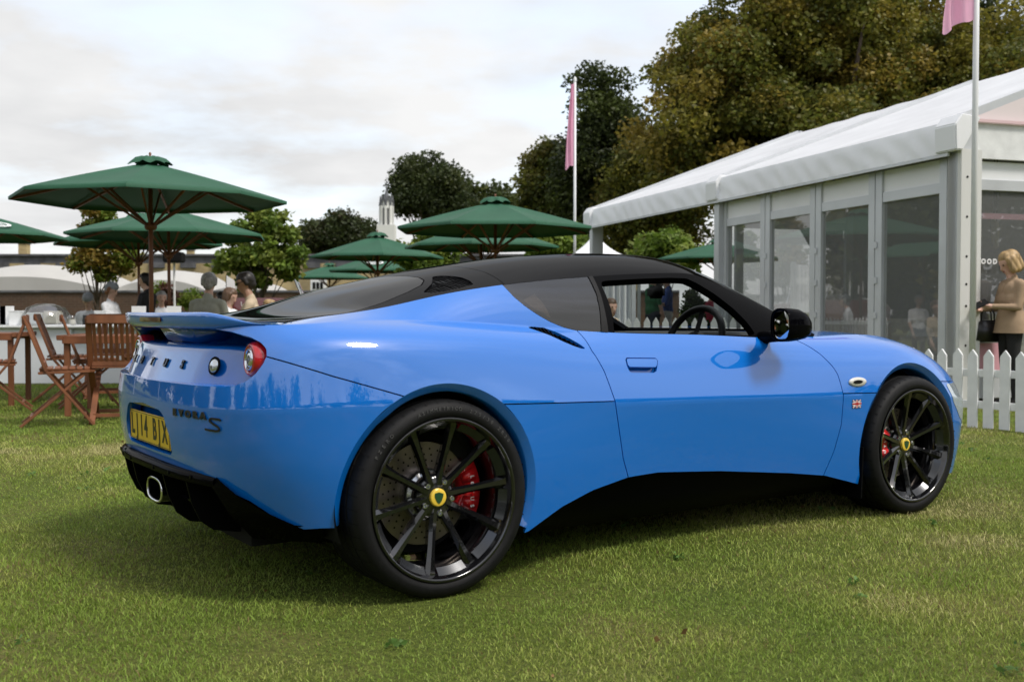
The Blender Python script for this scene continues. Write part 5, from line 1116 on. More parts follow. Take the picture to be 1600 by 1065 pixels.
# ------------------------------------------------------------------ parasols
GREENT = vary(mat('green_canopy_cloth', (.012, .082, .040), rough=.75), scale=2, amount=.10, bump=.1, bscale=60)
TEAK = vary(mat('teak_wood', (.20, .075, .032), rough=.5), scale=7, amount=.3, stretch=(1, 1, .15), bump=.1)
TEAKD = vary(mat('dark_teak_wood', (.17, .062, .028), rough=.55), scale=9, amount=.35, bump=.1)
def make_parasol(R_=1.5, zr=2.22, za=2.62):
    root = empty('parasol'); n = 8
    def pt(a, f): # point of the canopy at angle a, fraction f from apex to rim
        k = (a / (2 * math.pi) * n) % 1.0; sc = math.cos(math.pi / n) / math.cos((k - .5) * 2 * math.pi / n); r = R_ * f * sc; dip = -.035 * math.sin(math.pi * k) * f * f
        return Vector((r * math.cos(a), r * math.sin(a), za + (zr - za) * (f ** 1.12) + dip * .0 - .03 * math.sin(math.pi * f) * math.sin(math.pi * k)))
    for s in range(n):
        V = []; F = []; A_, B_ = 8, 10
        for i in range(A_ + 1):
            for j in range(B_ + 1): V.append(pt(2 * math.pi * (s + min(.9999, i / A_)) / n, .04 + .96 * j / B_))
        F = [(i * (B_ + 1) + j, i * (B_ + 1) + j + 1, (i + 1) * (B_ + 1) + j + 1, (i + 1) * (B_ + 1) + j) for i in range(A_) for j in range(B_)]
        # hem turned down at the rim
        b = len(V); V += [Vector(V[i * (B_ + 1) + B_]) + Vector((0, 0, -.035)) for i in range(A_ + 1)]; F += [(i * (B_ + 1) + B_, b + i, b + i + 1, (i + 1) * (B_ + 1) + B_) for i in range(A_)]
        mesh('canopy_panel', V, F, GREENT, root, smooth=True)
        a = 2 * math.pi * s / n; e = pt(a, .99); MB().bar(Vector((.03 * math.cos(a), .03 * math.sin(a), za - .07)), e - Vector((0, 0, .03)), .022, .028).build('rib', TEAKD, root)
        q = pt(a, .50); MB().bar(Vector((.04 * math.cos(a), .04 * math.sin(a), zr - .30)), q - Vector((0, 0, .05)), .018, .025).build('strut', TEAKD, root)
    MB().tube([(0, 0, 0), (0, 0, za - .02)], [.027, .024], 12).build('pole', TEAK, root, smooth=True)
    MB().lathe([(.03, .04), (.065, .03), (.07, -.02), (.05, -.05), (.03, -.05)], 14, Matrix.Translation((0, 0, zr - .30))).build('runner_hub', TEAKD, root, smooth=True)
    # ruffled vent cap
    V = []; F = []; m = 40
    for r, z, k in ((.02, .075, 0), (.10, .070, .012), (.17, .045, .022), (.20, .012, .03), (.215, -.005, .035)):
        for i in range(m): a = 2 * math.pi * i / m; rr = r + k * math.cos(8 * a); V.append((rr * math.cos(a), rr * math.sin(a), za + z - k * .5 * math.sin(8 * a + .7)))
    F = [(j * m + i, j * m + (i + 1) % m, (j + 1) * m + (i + 1) % m, (j + 1) * m + i) for j in range(4) for i in range(m)]; mesh('vent_cap', V, F, GREENT, root, smooth=True)
    MB().lathe([(.0, .125), (.012, .115), (.016, .10), (.010, .085), (.02, .07)], 12, Matrix.Translation((0, 0, za))).build('finial', TEAK, root, smooth=True)
    MB().box((0, 0, .03), (.5, .5, .06)).build('base_plate', mat('dark_iron_base', (.03, .03, .03), rough=.6), root, bevel=.01); MB().tube([(0, 0, .05), (0, 0, .35)], .04, 12).build('base_sleeve', mat('dark_iron_base', (.03, .03, .03)), root)
    return root
par = make_parasol(); first = True
PARS = [(236, 400, 12.0, 10, 1.0, 'large green parasol nearest on the left, over the wooden chairs'), (264, 420, 16.2, 33, 1.0, 'green parasol just behind the nearest left one'), (217, 440, 19.0, 5, .98, 'low green parasol half hidden behind two others on the left'),
        (-58, 420, 16.2, 27, 1.0, 'green parasol with a white emblem cut by the left frame edge'), (774, 400, 15.8, 22, 1.0, 'large green parasol nearest over the car roof'), (590, 420, 23.6, 12, .98, 'green parasol in front of the white lantern turret'), (752, 420, 20.2, 40, .98, 'green parasol behind the one over the car roof'),
        (586, 440, 33.0, 30, 1.0, 'far green parasol with a white emblem above the rear window'), (515, 450, 40.0, 15, 1.0, 'farthest green parasol at the left of the rear window'), (1122, 450, 25.0, 8, .98, 'green parasol tip beside the glazed marquee wall')]
for u, v, Y, rz, sc, lab in PARS:
    o = par if first else copy_tree(par); first = False; t = at(u, v, Y); o.location = (t.x, Y, float(gz(t.x, Y))); o.rotation_euler = (0, 0, math.radians(rz)); o.scale = (sc, sc, sc * (1 + (.16 if Y > 17 and t.x < 1 else 0))); tag(o, lab, 'parasol', 'green parasols')
    if 'emblem' in lab:
        # emblem on the panel that faces the camera: ring with an inner sheet of lines
        az = math.radians(-40 if u < 0 else -100) - math.radians(rz); f0 = .74 if u < 0 else .60
        s8 = math.floor(az / (2 * math.pi) * 8); az = (s8 + .5) * 2 * math.pi / 8
        er, et = Vector((math.cos(az), math.sin(az), 0)), Vector((-math.sin(az), math.cos(az), 0)); sl = (2.22 - 2.62) / 1.5; c = er * (1.5 * f0 * .94) + Vector((0, 0, 2.62 + (2.22 - 2.62) * f0 ** 1.12 + .012)); dr = (er + Vector((0, 0, sl))).normalized()
        for nm, r0, r1 in (('emblem_ring', .20, .255),):
            V = []; m = 40
            for i in range(m): a = 2 * math.pi * i / m; V += [c + et * (math.cos(a) * r) + dr * (math.sin(a) * r * .8) for r in (r0, r1)]
            mesh(nm, V, [(2 * i, 2 * i + 1, 2 * ((i + 1) % m) + 1, 2 * ((i + 1) % m)) for i in range(m)], WHITEP, o)
        mb = MB()
        for k in range(-3, 4): mb.add([c + et * (e * .15) + dr * (k * .038 + .01 * e + h) for e, h in ((-1, 0), (1, 0), (1, .016), (-1, .016))], [(0, 1, 2, 3)])
        mb.build('emblem_lines', WHITEP, o)
# ------------------------------------------------------------------ wooden folding chairs and tables
def make_chair():
    """folding slatted chair, facing +X, origin on the ground under the seat"""
    root = empty('folding_chair')
    for e in (-.22, .22):
        mb = MB(); mb.bar((.27, e, 0), (-.10, e, .46), .022, .05, up=(0, 1, 0)); mb.bar((-.10, e, .46), (-.26, e, .90), .022, .05, up=(0, 1, 0)); mb.build('back_leg', TEAK, root, bevel=.004)
        MB().bar((-.30, e * .88, 0), (.22, e * .88, .45), .022, .048, up=(0, 1, 0)).build('front_leg', TEAK, root, bevel=.004)
        MB().bar((-.16, e * .94, .445), (.24, e * .94, .455), .022, .05, up=(0, 1, 0)).build('seat_rail', TEAK, root, bevel=.003)
    for k in range(7): MB().box((-.13 + k * .058, 0, .475), (.044, .42, .016)).build('seat_slat', TEAK, root, bevel=.003)
    for k in range(9):
        y = -.176 + k * .044; MB().bar((-.125, y, .52), (-.245, y, .85), .026, .012, up=(1, 0, 0)).build('back_slat', TEAK, root, bevel=.002)
    MB().bar((-.262, -.235, .885), (-.262, .235, .885), .030, .075).build('top_rail', TEAK, root, bevel=.008)
    MB().bar((-.120, -.21, .51), (-.120, .21, .51), .024, .05).build('lower_rail', TEAK, root, bevel=.004)
    MB().bar((.20, -.2, .07), (.20, .2, .07), .02, .03).build('cross_bar', TEAK, root); MB().bar((-.22, -.19, .07), (-.22, .19, .07), .02, .03).build('cross_bar', TEAK, root)
    return root
ch = make_chair(); first = True
CH = [((92, 9.05), 22, 'teak folding chair seen side-on at the far left of the car tail'), ((-4, 10.3), 203, 'teak folding chair cut by the left frame edge'), ((100, 11.4), 18, 'teak folding chair tucked behind the side-on one'), ((186, 9.3), 104, 'teak folding chair with its slatted back turned to the camera beside the car tail'),
      ((140, 10.7), 24, 'teak folding chair beyond the table by the car tail'), ((170, 11.8), 285, 'teak folding chair facing the camera across the table'), ((325, 12.7), 70, 'teak folding chair under the man in the grey jacket'), ((398, 12.3), 175, 'teak folding chair under the man with sunglasses')]
for (u, Y), rz, lab in CH:
    o = ch if first else copy_tree(ch); first = False; t = at(u, 500, Y); o.location = (t.x, Y, float(gz(t.x, Y)) + .005); o.rotation_euler = (0, 0, math.radians(rz)); tag(o, lab, 'chair', 'teak folding chairs')
def make_table(loc, rz, label):
    root = empty('garden_table', loc, rz); tag(root, label, 'table', 'teak garden tables')
    for k in range(8): MB().box((0, -.35 + k * .1, .725), (.86, .088, .022)).build('top_slat', TEAK, root, bevel=.003)
    for e in (-1, 1): MB().box((e * .42, 0, .72), (.05, .84, .045)).build('edge_rail', TEAK, root, bevel=.004); MB().box((0, e * .39, .69), (.80, .03, .05)).build('apron', TEAK, root, bevel=.004)
    for a in (-1, 1):
        for b in (-1, 1): MB().box((a * .37, b * .35, .35), (.05, .05, .70)).build('leg', TEAK, root, bevel=.004)
t = at(186, 500, 10.1); make_table((t.x, 10.1, float(gz(t.x, 10.1))), .1, 'teak table beside the car tail among the folding chairs')
t = at(-30, 500, 11.0); make_table((t.x, 11.0, float(gz(t.x, 11.0))), .2, 'teak table whose corner enters at the left frame edge')
# ------------------------------------------------------------------ serving counter and what stands on it
CW_ = vary(mat('white_counter_panel', (.72, .74, .78), rough=.5), scale=1.5, amount=.04); 
cnt = empty('serving_counter', (0, 0, 0)); tag(cnt, 'long white serving counter behind the teak chairs', 'counter')
def panel_box(u0, u1, Y, dpt, h, name, m):
    x0 = at(u0, 500, Y).x; x1 = at(u1, 500, Y).x; z = float(gz((x0 + x1) / 2, Y)); return MB().box(((x0 + x1) / 2, Y + dpt / 2, z + h / 2), (x1 - x0, dpt, h)).build(name, m, cnt, bevel=.01)
ZC = .735
panel_box(-260, 112, 14.0, .7, ZC, 'front_panel', CW_); panel_box(113.5, 330, 14.06, .66, ZC + .005, 'front_panel', CW_)
x0, x1 = at(-265, 500, 14).x, at(335, 500, 14).x; MB().box(((x0 + x1) / 2, 14.33, ZC + .01), (x1 - x0, .78, .03)).build('counter_top', WHITEW, cnt, bevel=.006)
def on_counter(u, name, label, cat, build, Yc=14.3, group='things on the serving counter'):
    t = at(u, 500, Yc); o = empty(name, (t.x, Yc, ZC + .026)); tag(o, label, cat, group); build(o)
CLEAR = glassmat('clear_acrylic', col=(.85, .87, .87), alpha=.12)
def b_menu(o): MB().box((0, 0, .13), (.19, .01, .25)).build('menu_sheet', WHITEP, o); MB().box((0, .03, .005), (.2, .08, .01)).build('menu_foot', CLEAR, o)
def b_cloche(o): MB().lathe([(.0, .29), (.12, .28), (.24, .23), (.31, .12), (.33, .0)], 30).build('cloche_dome', CLEAR, o, smooth=True); MB().lathe([(0, .01), (.36, .012), (.36, 0)], 30).build('tray', ALU, o); MB().box((.09, 0, .10), (.22, .18, .18)).build('cake_box', CREAM, o, bevel=.02); MB().box((-.14, 0, .09), (.17, .2, .16)).build('cake_box', WHITEW, o, bevel=.01)
def b_jar(o): MB().lathe([(0, 0), (.06, 0), (.062, .11), (.05, .13), (0, .13)], 18).build('jar_body', CLEAR, o, smooth=True); MB().lathe([(0, .01), (.05, .01), (.05, .08), (0, .08)], 16).build('jar_fill', CREAM, o)
def b_box(o): MB().box((0, 0, .09), (.16, .16, .18)).build('box_body', WHITEW, o, bevel=.006); MB().box((0, 0, .185), (.165, .165, .02)).build('box_lid', WHITEW, o, bevel=.003)
on_counter(11, 'menu_stand', 'tall white menu card at the left end of the counter', 'menu', b_menu); on_counter(-2, 'menu_stand', 'white menu card cut by the left frame edge', 'menu', b_menu)
on_counter(72, 'cake_cloche', 'clear domed cake cover on the white counter', 'cake cover', b_cloche); on_counter(38, 'jar', 'clear jar left of the domed cake cover', 'jar', b_jar); on_counter(112, 'jar', 'clear jar right of the domed cake cover', 'jar', b_jar)
on_counter(160, 'white_box', 'white box on the counter in front of the cooks', 'box', b_box); on_counter(27, 'white_box', 'white box between menu card and jar', 'box', b_box)
on_counter(217, 'menu_stand', 'white menu card behind the parasol poles', 'menu', b_menu); on_counter(272, 'menu_stand', 'white menu card right of the parasol poles', 'menu', b_menu)
# loudspeaker on its stand
t = at(272, 400, 21); sp_ = empty('loudspeaker', (t.x, 21, float(gz(t.x, 21)))); tag(sp_, 'black loudspeaker on a thin white stand under the parasols', 'loudspeaker'); zt = at(272, 402, 21).z - float(gz(t.x, 21)); MB().box((0, 0, zt), (.36, .3, .20)).build('speaker_box', MATT, sp_, bevel=.02); MB().tube([(0, 0, 0), (0, 0, zt - .1)], .022, 10).build('stand', WHITEW, sp_)
for k in range(3): MB().tube([(0, 0, .4), (.4 * math.cos(k * 2.1), .4 * math.sin(k * 2.1), .01)], .012, 6).build('stand_leg', WHITEW, sp_)
# ------------------------------------------------------------------ walls, dome tents, chimneys, turret at the back
def brick_mat(name, c1, c2, mortar, sc=1.0):
    m = bpy.data.materials.new(name); m.use_nodes = True; t = m.node_tree; b = t.nodes['Principled BSDF']; b.inputs['Roughness'].default_value = .9; co = N(t, 'ShaderNodeTexCoord'); mpn = N(t, 'ShaderNodeMapping'); mpn.inputs['Rotation'].default_value = (math.radians(90), 0, 0); t.links.new(co.outputs['Object'], mpn.inputs[0])
    br = N(t, 'ShaderNodeTexBrick'); br.inputs['Color1'].default_value = (*c1, 1); br.inputs['Color2'].default_value = (*c2, 1); br.inputs['Mortar'].default_value = (*mortar, 1); br.inputs['Scale'].default_value = sc; br.inputs['Brick Width'].default_value = .23; br.inputs['Row Height'].default_value = .075; br.inputs['Mortar Size'].default_value = .008; t.links.new(mpn.outputs[0], br.inputs['Vector'])
    n = N(t, 'ShaderNodeTexNoise'); n.inputs['Scale'].default_value = .8; n.inputs['Detail'].default_value = 8; t.links.new(co.outputs['Object'], n.inputs['Vector']); r = N(t, 'ShaderNodeValToRGB'); t.links.new(n.outputs['Fac'], r.inputs[0]); r.color_ramp.elements[0].position = .3; r.color_ramp.elements[0].color = (.6, .6, .6, 1); r.color_ramp.elements[1].position = .7; r.color_ramp.elements[1].color = (1.25, 1.2, 1.1, 1)
    mx = N(t, 'ShaderNodeMix', data_type='RGBA', blend_type='MULTIPLY'); mx.inputs['Factor'].default_value = 1; t.links.new(br.outputs[0], mx.inputs['A']); t.links.new(r.outputs[0], mx.inputs['B']); t.links.new(mx.outputs['Result'], b.inputs['Base Color']); return m
TAN = brick_mat('yellow_stock_brick', (.46, .37, .20), (.38, .29, .15), (.40, .34, .24)); BROWN = brick_mat('old_brown_brick', (.10, .055, .035), (.075, .045, .03), (.11, .085, .065)); SLATE = vary(mat('grey_slate_coping', (.10, .10, .11), rough=.8), scale=2, amount=.4)
YW = 50.0; zt = at(0, 396, YW).z; xl, xr = at(-250, 400, YW).x, at(1000, 400, YW).x
bw = empty('garden_wall', (0, YW, 0)); tag(bw, 'long tan brick wall with dark toothed coping on the left skyline', 'wall')
MB().box(((xl + xr) / 2, 0, (zt - .47) / 2 - .3), (xr - xl, .5, zt - .47 + .6)).build('brickwork', TAN, bw); MB().box(((xl + xr) / 2,   .06, zt - .305), (xr - xl, .6, .33)).build('parapet', SLATE, bw); MB().box(((xl + xr) / 2, .04, zt - .09), (xr - xl, .8, .10)).build('coping', SLATE, bw, bevel=.01)
k = 0; x = xl
while x < xr:
    MB().box((x + .45, -.30, zt - .56), (.72, .10, .26)).build('corbel_block', SLATE, bw, bevel=.01); x += 1.45
for u, vt, wpx in ((38, 372, 13), (298, 382, 10)):
    t = at(u, 390, 56); c = empty('chimney', (t.x, 56, 0)); tag(c, 'brick chimney with a clay pot above the wall at the far left' if u < 100 else 'low brick chimney seen below the left parasols', 'chimney', 'chimneys behind the wall'); wd = wpx / F_PX * 56; zt2 = at(u, vt + 6, 56).z; MB().box((0, 0, zt2 / 2), (wd, wd, zt2)).build('stack', TAN, c); MB().box((0, 0, zt2 - .05), (wd * 1.2, wd * 1.2, .12)).build('stack_cap', SLATE, c); MB().lathe([(.14, .34), (.11, .32), (.13, 0)], 14, Matrix.Translation((0, 0, zt2))).build('chimney_pot', mat('terracotta', (.35, .13, .07), rough=.9), c)
YB = 33.0; zb_ = at(0, 457, YB).z; xl, xr = at(-250, 450, YB).x, at(1060, 450, YB).x
lw = empty('low_wall', (0, YB, 0)); tag(lw, 'low dark brown brick wall below the white dome tents', 'wall'); MB().box(((xl + xr) / 2, 0, zb_ / 2 - .3), (xr - xl, .4, zb_ + .6)).build('brickwork', BROWN, lw); MB().box(((xl + xr) / 2, 0, zb_ + .03), (xr - xl, .5, .07)).build('coping', SLATE, lw, bevel=.01)
DOME = vary(mat('cream_dome_fabric', (.44, .43, .405), rough=.6), scale=1, amount=.05)
def dome_tent(u0, u1, v_top, v_b, Y, label):
    a, b = at(u0, v_b, Y), at(u1, v_b, Y); zt = at((u0 + u1) / 2, v_top, Y).z; root = empty('dome_tent', ((a.x + b.x) / 2, Y, 0)); tag(root, label, 'tent', 'cream dome tents behind the low wall'); hw = (b.x - a.x) / 2; V = []; n, m = 40, 10
    for i in range(n + 1):
        f = -1 + 2 * i / n
        for j in range(m + 1): g = j / m; V.append((f * hw, -1.5 + 4.0 * g, a.z + (zt - a.z) * (1 - abs(f) ** 2.2) * (1 - (1 - min(1, g * 2.2)) ** 2 * .45)))
    F = [(i * (m + 1) + j, (i + 1) * (m + 1) + j, (i + 1) * (m + 1) + j + 1, i * (m + 1) + j + 1) for i in range(n) for j in range(m)]; mesh('tent_roof', V, F, DOME, root, smooth=True)
    V = [(-1 * hw + 2 * hw * i / n, -1.5, z) for i in range(n + 1) for z in (0, a.z + (zt - a.z) * (1 - abs(-1 + 2 * i / n) ** 2.2) * .55)]; mesh('tent_wall', V, [(2 * i, 2 * i + 2, 2 * i + 3, 2 * i + 1) for i in range(n)], DOME, root, smooth=True)
dome_tent(-95, 205, 413, 460, 38, 'widest cream dome tent at the left'); dome_tent(190, 350, 422, 460, 39, 'cream dome tent behind the parasol poles'); dome_tent(335, 440, 440, 462, 38.5, 'small cream dome tent behind the young green tree')
# lantern turret
t = at(604, 352, 75); tu = empty('lantern_turret', (t.x, 75, 0)); tag(tu, 'white gothic lantern turret with a spire between dark trees', 'turret'); sc = 75 / F_PX; zb2 = t.z; LEAD = mat('lead_grey', (.10, .105, .115), rough=.6); STO = mat('white_stone', (.66, .66, .64), rough=.8)
MB().box((0, 0, zb2 / 2 - .3), (34 * sc, 34 * sc, zb2 + .6)).build('turret_base', STO, tu)
for k in range(8):
    a = 2 * math.pi * k / 8; MB().box((12 * sc * math.cos(a), 12 * sc * math.sin(a), zb2 + 15 * sc), (4.5 * sc, 4.5 * sc, 30 * sc), rz=a).build('turret_pier', STO, tu)
    a2 = a + math.pi / 8; p = Vector((11.5 * sc * math.cos(a2), 11.5 * sc * math.sin(a2), zb2 + 30 * sc)); tn = Vector((-math.sin(a2), math.cos(a2), 0)); MB().add([p - tn * 5.5 * sc, p + tn * 5.5 * sc, p + Vector((0, 0, 13 * sc)), p - tn * 5.5 * sc - Vector((0, 0, 4 * sc)), p + tn * 5.5 * sc - Vector((0, 0, 4 * sc))], [(0, 1, 2), (3, 4, 1, 0)]).build('turret_gable', STO, tu); MB().bar(p - tn * 6 * sc, p + Vector((0, 0, 14 * sc)), 3.2 * sc, 3.2 * sc).build('gable_edge', LEAD, tu); MB().bar(p + tn * 6 * sc, p + Vector((0, 0, 14 * sc)), 3.2 * sc, 3.2 * sc).build('gable_edge', LEAD, tu)
MB().lathe([(9.5 * sc, 0), (9.5 * sc, 30 * sc)], 8, Matrix.Translation((0, 0, zb2))).build('turret_core', mat('louvre_dark', (.12, .12, .13)), tu); MB().lathe([(11 * sc, 30 * sc), (7 * sc, 40 * sc), (2.4 * sc, 52 * sc), (1.2 * sc, 56 * sc), (.5 * sc, 72 * sc), (0, 78 * sc)], 8, Matrix.Translation((0, 0, zb2))).build('spire', LEAD, tu); tu.scale = (.8, .8, 1.0); MB().bar((-4 * sc, 0, zb2 + 66 * sc), (4 * sc, 0, zb2 + 66 * sc), .6 * sc, .8 * sc).build('weather_vane', LEAD, tu)
# white-windowed lodge and grey roof behind the far parasols
t = at(498, 450, 45); lo = empty('lodge', (t.x, 45, 0)); tag(lo, 'small white window bay of a lodge under the far parasol', 'building'); zt = at(0, 437, 45).z; MB().box((0, 0, zt / 2), (.62, .4, zt)).build('wall', WHITEW, lo)
for e in (-.16, .0, .16): MB().box((e, -.21, zt - .25), (.11, .03, .28)).build('window', MATT, lo)
t = at(612, 430, 56); ro = empty('grey_house', (t.x, 56, 0)); tag(ro, 'grey slate roof of a low house behind the far parasols', 'building'); z1 = at(0, 393, 56).z; z0 = at(0, 420, 56).z; MB().add([(-1.3, 0, z0), (1.4, 0, z0), (.8, 1.5, z1), (-.7, 1.5, z1), (-1.3, 3, z0), (1.4, 3, z0)], [(0, 1, 2, 3), (4, 3, 2, 5), (0, 3, 4), (1, 5, 2)]).build('roof', SLATE, ro); MB().box((0, 1.5, z0 / 2), (2.5, 2.8, z0)).build('wall', TAN, ro)
# shrubs in front of the low wall and dark red open car with its screen
for i, (u, w_, vt) in enumerate(((245, 26, 440), (265, 20, 436), (300, 40, 452), (520, 50, 452))):
    tree_at(u, vt, 480, w_, 27, 'shrub', ['slender leafy shrub behind the parasol poles', 'reddish upright shrub beside the loudspeaker stand', 'low leafy shrub left of the seated man', 'low shrub by the rear window edge'][i], 1500, .07, (FRESH if i != 1 else [(.12, .04, .03), (.09, .05, .03)]), clump=.16, nclump=26, trunk=.015, limbs=5, group='shrubs along the low wall', fill=.6)
t = at(455, 480, 20); vc = empty('vintage_car', (t.x, 20, float(gz(t.x, 20))), .15); tag(vc, 'dark red open vintage car beyond the seated guests', 'car'); MAR = mat('maroon_paint', (.085, .012, .010), rough=.25, coat=1.0); zz_ = at(0, 466, 20).z - float(gz(t.x, 20))
MB().prism([(-1.6, .35), (-1.55, zz_ - .12), (-1.2, zz_), (-.2, zz_), (.1, zz_ - .02), (.6, zz_ - .05), (1.5, zz_ - .12), (1.8, zz_ - .3), (1.85, .35)], -.75, .75, Matrix.Rotation(math.radians(90), 4, 'X')).build('body', MAR, vc, bevel=.06, seg=3, smooth=True)
MB().add([(.25, -.6, zz_ - .04), (.25, .6, zz_ - .04), (.10, .6, zz_ + .32), (.10, -.6, zz_ + .32)], [(0, 1, 2, 3)]).build('windscreen', CLEAR, vc); MB().tube([(.25, -.6, zz_ - .04), (.10, -.6, zz_ + .32), (.10, .6, zz_ + .32), (.25, .6, zz_ - .04)], .018, 8).build('screen_frame', CHROME, vc)
for ex in (-1.1, 1.25):
    for ey in (-.7, .7): MB().lathe([(.0, .06), (.2, .06), (.31, .07), (.34, .04), (.34, -.04), (.31, -.07), (0, -.06)], 28, Matrix.Translation((ex, ey, .34)) @ Matrix.Rotation(math.radians(90), 4, 'X')).build('wheel', RUBBER, vc, smooth=True)
mb = MB(); mb.add([(0, 0, 0), (.16, .02, .03), (.15, .02, .2), (.0, 0, .3)], [(0, 1, 2, 3)]); fl = mb.build('pennant', WHITEP, vc); fl.location = (-1.15, -.3, zz_ + .12); MB().tube([(-1.15, -.3, zz_ - .05), (-1.15, -.3, zz_ + .42)], .008, 6).build('pennant_staff', CHROME, vc)
# ------------------------------------------------------------------ people: rounded limbs and trunk fused into one continuous skin
SKIN = vary(mat('skin', (.56, .34, .26), rough=.5, Subsurface_Weight=.0), scale=20, amount=.06); SKIN2 = mat('skin_tan', (.36, .20, .13), rough=.5)
EYE = mat('eye_dark', (.02, .015, .012), rough=.2); LIP = mat('lip', (.34, .12, .11), rough=.5)
def cone_mesh(bm, a, b, ra, rb, n=14):
    a = Vector(a); b = Vector(b); d = b - a; L = max(d.length, 1e-4); q = d.normalized().to_track_quat('Z', 'Y').to_matrix() if d.length > 1e-5 else Matrix.Identity(3)
    rows = []
    for k in range(5): t = -math.pi / 2 + math.pi / 2 * k / 4; rows.append((ra * math.cos(t), ra * math.sin(t)))
    for k in range(5): t = math.pi / 2 * k / 4; rows.append((rb * math.cos(t), L + rb * math.sin(t)))
    vs = []
    for r, h in rows: vs.append([bm.verts.new(a + q @ Vector((max(r, 1e-4) * math.cos(2 * math.pi * j / n), max(r, 1e-4) * math.sin(2 * math.pi * j / n), h))) for j in range(n)])
    for i in range(len(rows) - 1):
        for j in range(n): bm.faces.new((vs[i][j], vs[i][(j + 1) % n], vs[i + 1][(j + 1) % n], vs[i + 1][j]))
    bm.faces.new(vs[0][::-1]); bm.faces.new(vs[-1])
def fuse(name, pieces, voxel, parent, smooth_it=9):
    """pieces: (a, b, ra, rb, material)"""
    bm = bmesh.new()
    for a, b, ra, rb, m in pieces: cone_mesh(bm, a, b, ra, rb)
    me = bpy.data.meshes.new(name); bm.to_mesh(me); bm.free(); o = bpy.data.objects.new(name, me); COL.objects.link(o)
    r = o.modifiers.new('r', 'REMESH'); r.mode = 'VOXEL'; r.voxel_size = voxel; s = o.modifiers.new('s', 'SMOOTH'); s.factor = .5; s.iterations = smooth_it
    dg = bpy.context.evaluated_depsgraph_get(); m2 = bpy.data.meshes.new_from_object(o.evaluated_get(dg)); bpy.data.objects.remove(o); bpy.data.meshes.remove(me); m2.name = name
    n = len(m2.polygons); C = np.zeros(n * 3, np.float32); m2.polygons.foreach_get('center', C); C = C.reshape(-1, 3); best = np.full(n, 1e9); idx = np.zeros(n, int); mats = []
    for a, b, ra, rb, m in pieces:
        if m not in mats: mats.append(m)
        a = np.array(a, float); b = np.array(b, float); e = b - a; t = np.clip(((C - a) @ e) / (e @ e + 1e-9), 0, 1); d = np.linalg.norm(C - a - t[:, None] * e, axis=1) - (ra + (rb - ra) * t); k = d < best - 1e-5; best[k] = d[k]; idx[k] = mats.index(m)
    ob = link(name, m2, mats, parent, smooth=True); m2.polygons.foreach_set('material_index', idx.astype(np.int32)); return ob
def rot(p, a, c=(0, 0)): x, y = p[0] - c[0], p[1] - c[1]; return (c[0] + x * math.cos(a) - y * math.sin(a), c[1] + x * math.sin(a) + y * math.cos(a), p[2])
def head_pieces(hx, hy, hz, skin, yaw, nod=0.0):
    """head centred at (hx, hy, hz), facing +X turned by yaw"""
    P = []
    def q(x, y, z): 
        x, z = x * math.cos(nod) + z * math.sin(nod), -x * math.sin(nod) + z * math.cos(nod); X, Y, _ = rot((x, y, 0), yaw); return (hx + X, hy + Y, hz + z)
    P += [(q(-.018, 0, .030), q(.012, 0, .034), .088, .083, skin), (q(.02, 0, -.02), q(.045, 0, -.072), .066, .036, skin), (q(.055, 0, -.03), q(.062, 0, -.078), .034, .022, skin), (q(.088, 0, .012), q(.106, 0, -.024), .008, .013, skin), (q(0, .078, .0), q(-.006, .080, .03), .014, .017, skin), (q(0, -.078, .0), q(-.006, -.080, .03), .014, .017, skin)]
    P += [(q(.083, .030, .016), q(.083, .034, .016), .009, .009, EYE), (q(.083, -.030, .016), q(.083, -.034, .016), .009, .009, EYE), (q(.090, -.014, -.052), q(.090, .014, -.052), .0065, .0065, LIP)]
    return P, q
def hair_blob(q, m, parent, voxel, long=0.0, top=True, full=.0):
    H = [(q(-.034, 0, .048), q(.010, 0, .064), .091, .078, m), (q(-.054, 0, .01), q(-.060, 0, -.02 - long * .5), .076, .062 + full, m)]
    for s in (-1, 1): H.append((q(-.010, s * .062, .050), q(-.022, s * .070, -.005 - long), .040, .030 + full, m))
    H.append((q(.035, -.03, .10), q(.035, .03, .10), .024, .024, m))
    if long: H += [(q(.03, s * .066, .055), q(.025, s * .076, -.02 - long * .7), .030, .026 + full, m) for s in (-1, 1)]
    return fuse('hair', H, voxel, parent)
def hand(P, w_, d, u, skin, curl=.6, side_=1):
    """palm and five separate fingers at wrist w_, pointing along d, palm normal u"""
    w_ = Vector(w_); d = Vector(d).normalized(); u = Vector(u).normalized(); s = d.cross(u).normalized() * side_
    P.append((w_, w_ + d * .045, .026, .030, skin)); P.append((w_ + d * .03 + s * .018, w_ + d * .075 + s * .022, .018, .016, skin)); P.append((w_ + d * .03 - s * .018, w_ + d * .075 - s * .024, .018, .016, skin))
    for k, L in enumerate((.062, .072, .068, .052)):
        b0 = w_ + d * .080 + s * (.028 - .019 * k); k1 = b0 + (d * math.cos(curl) + u * math.sin(curl)) * L * .55; k2 = k1 + (d * math.cos(curl * 2.1) + u * math.sin(curl * 2.1)) * L * .5; P += [(b0, k1, .0095, .0085, skin), (k1, k2, .0085, .007, skin)]
    t0 = w_ + d * .03 + s * .032; t1 = t0 + (d * .6 + s * .6 + u * .35).normalized() * .035; t2 = t1 + (d * .85 + u * .5).normalized() * .028; P += [(t0, t1, .012, .010, skin), (t1, t2, .010, .008, skin)]
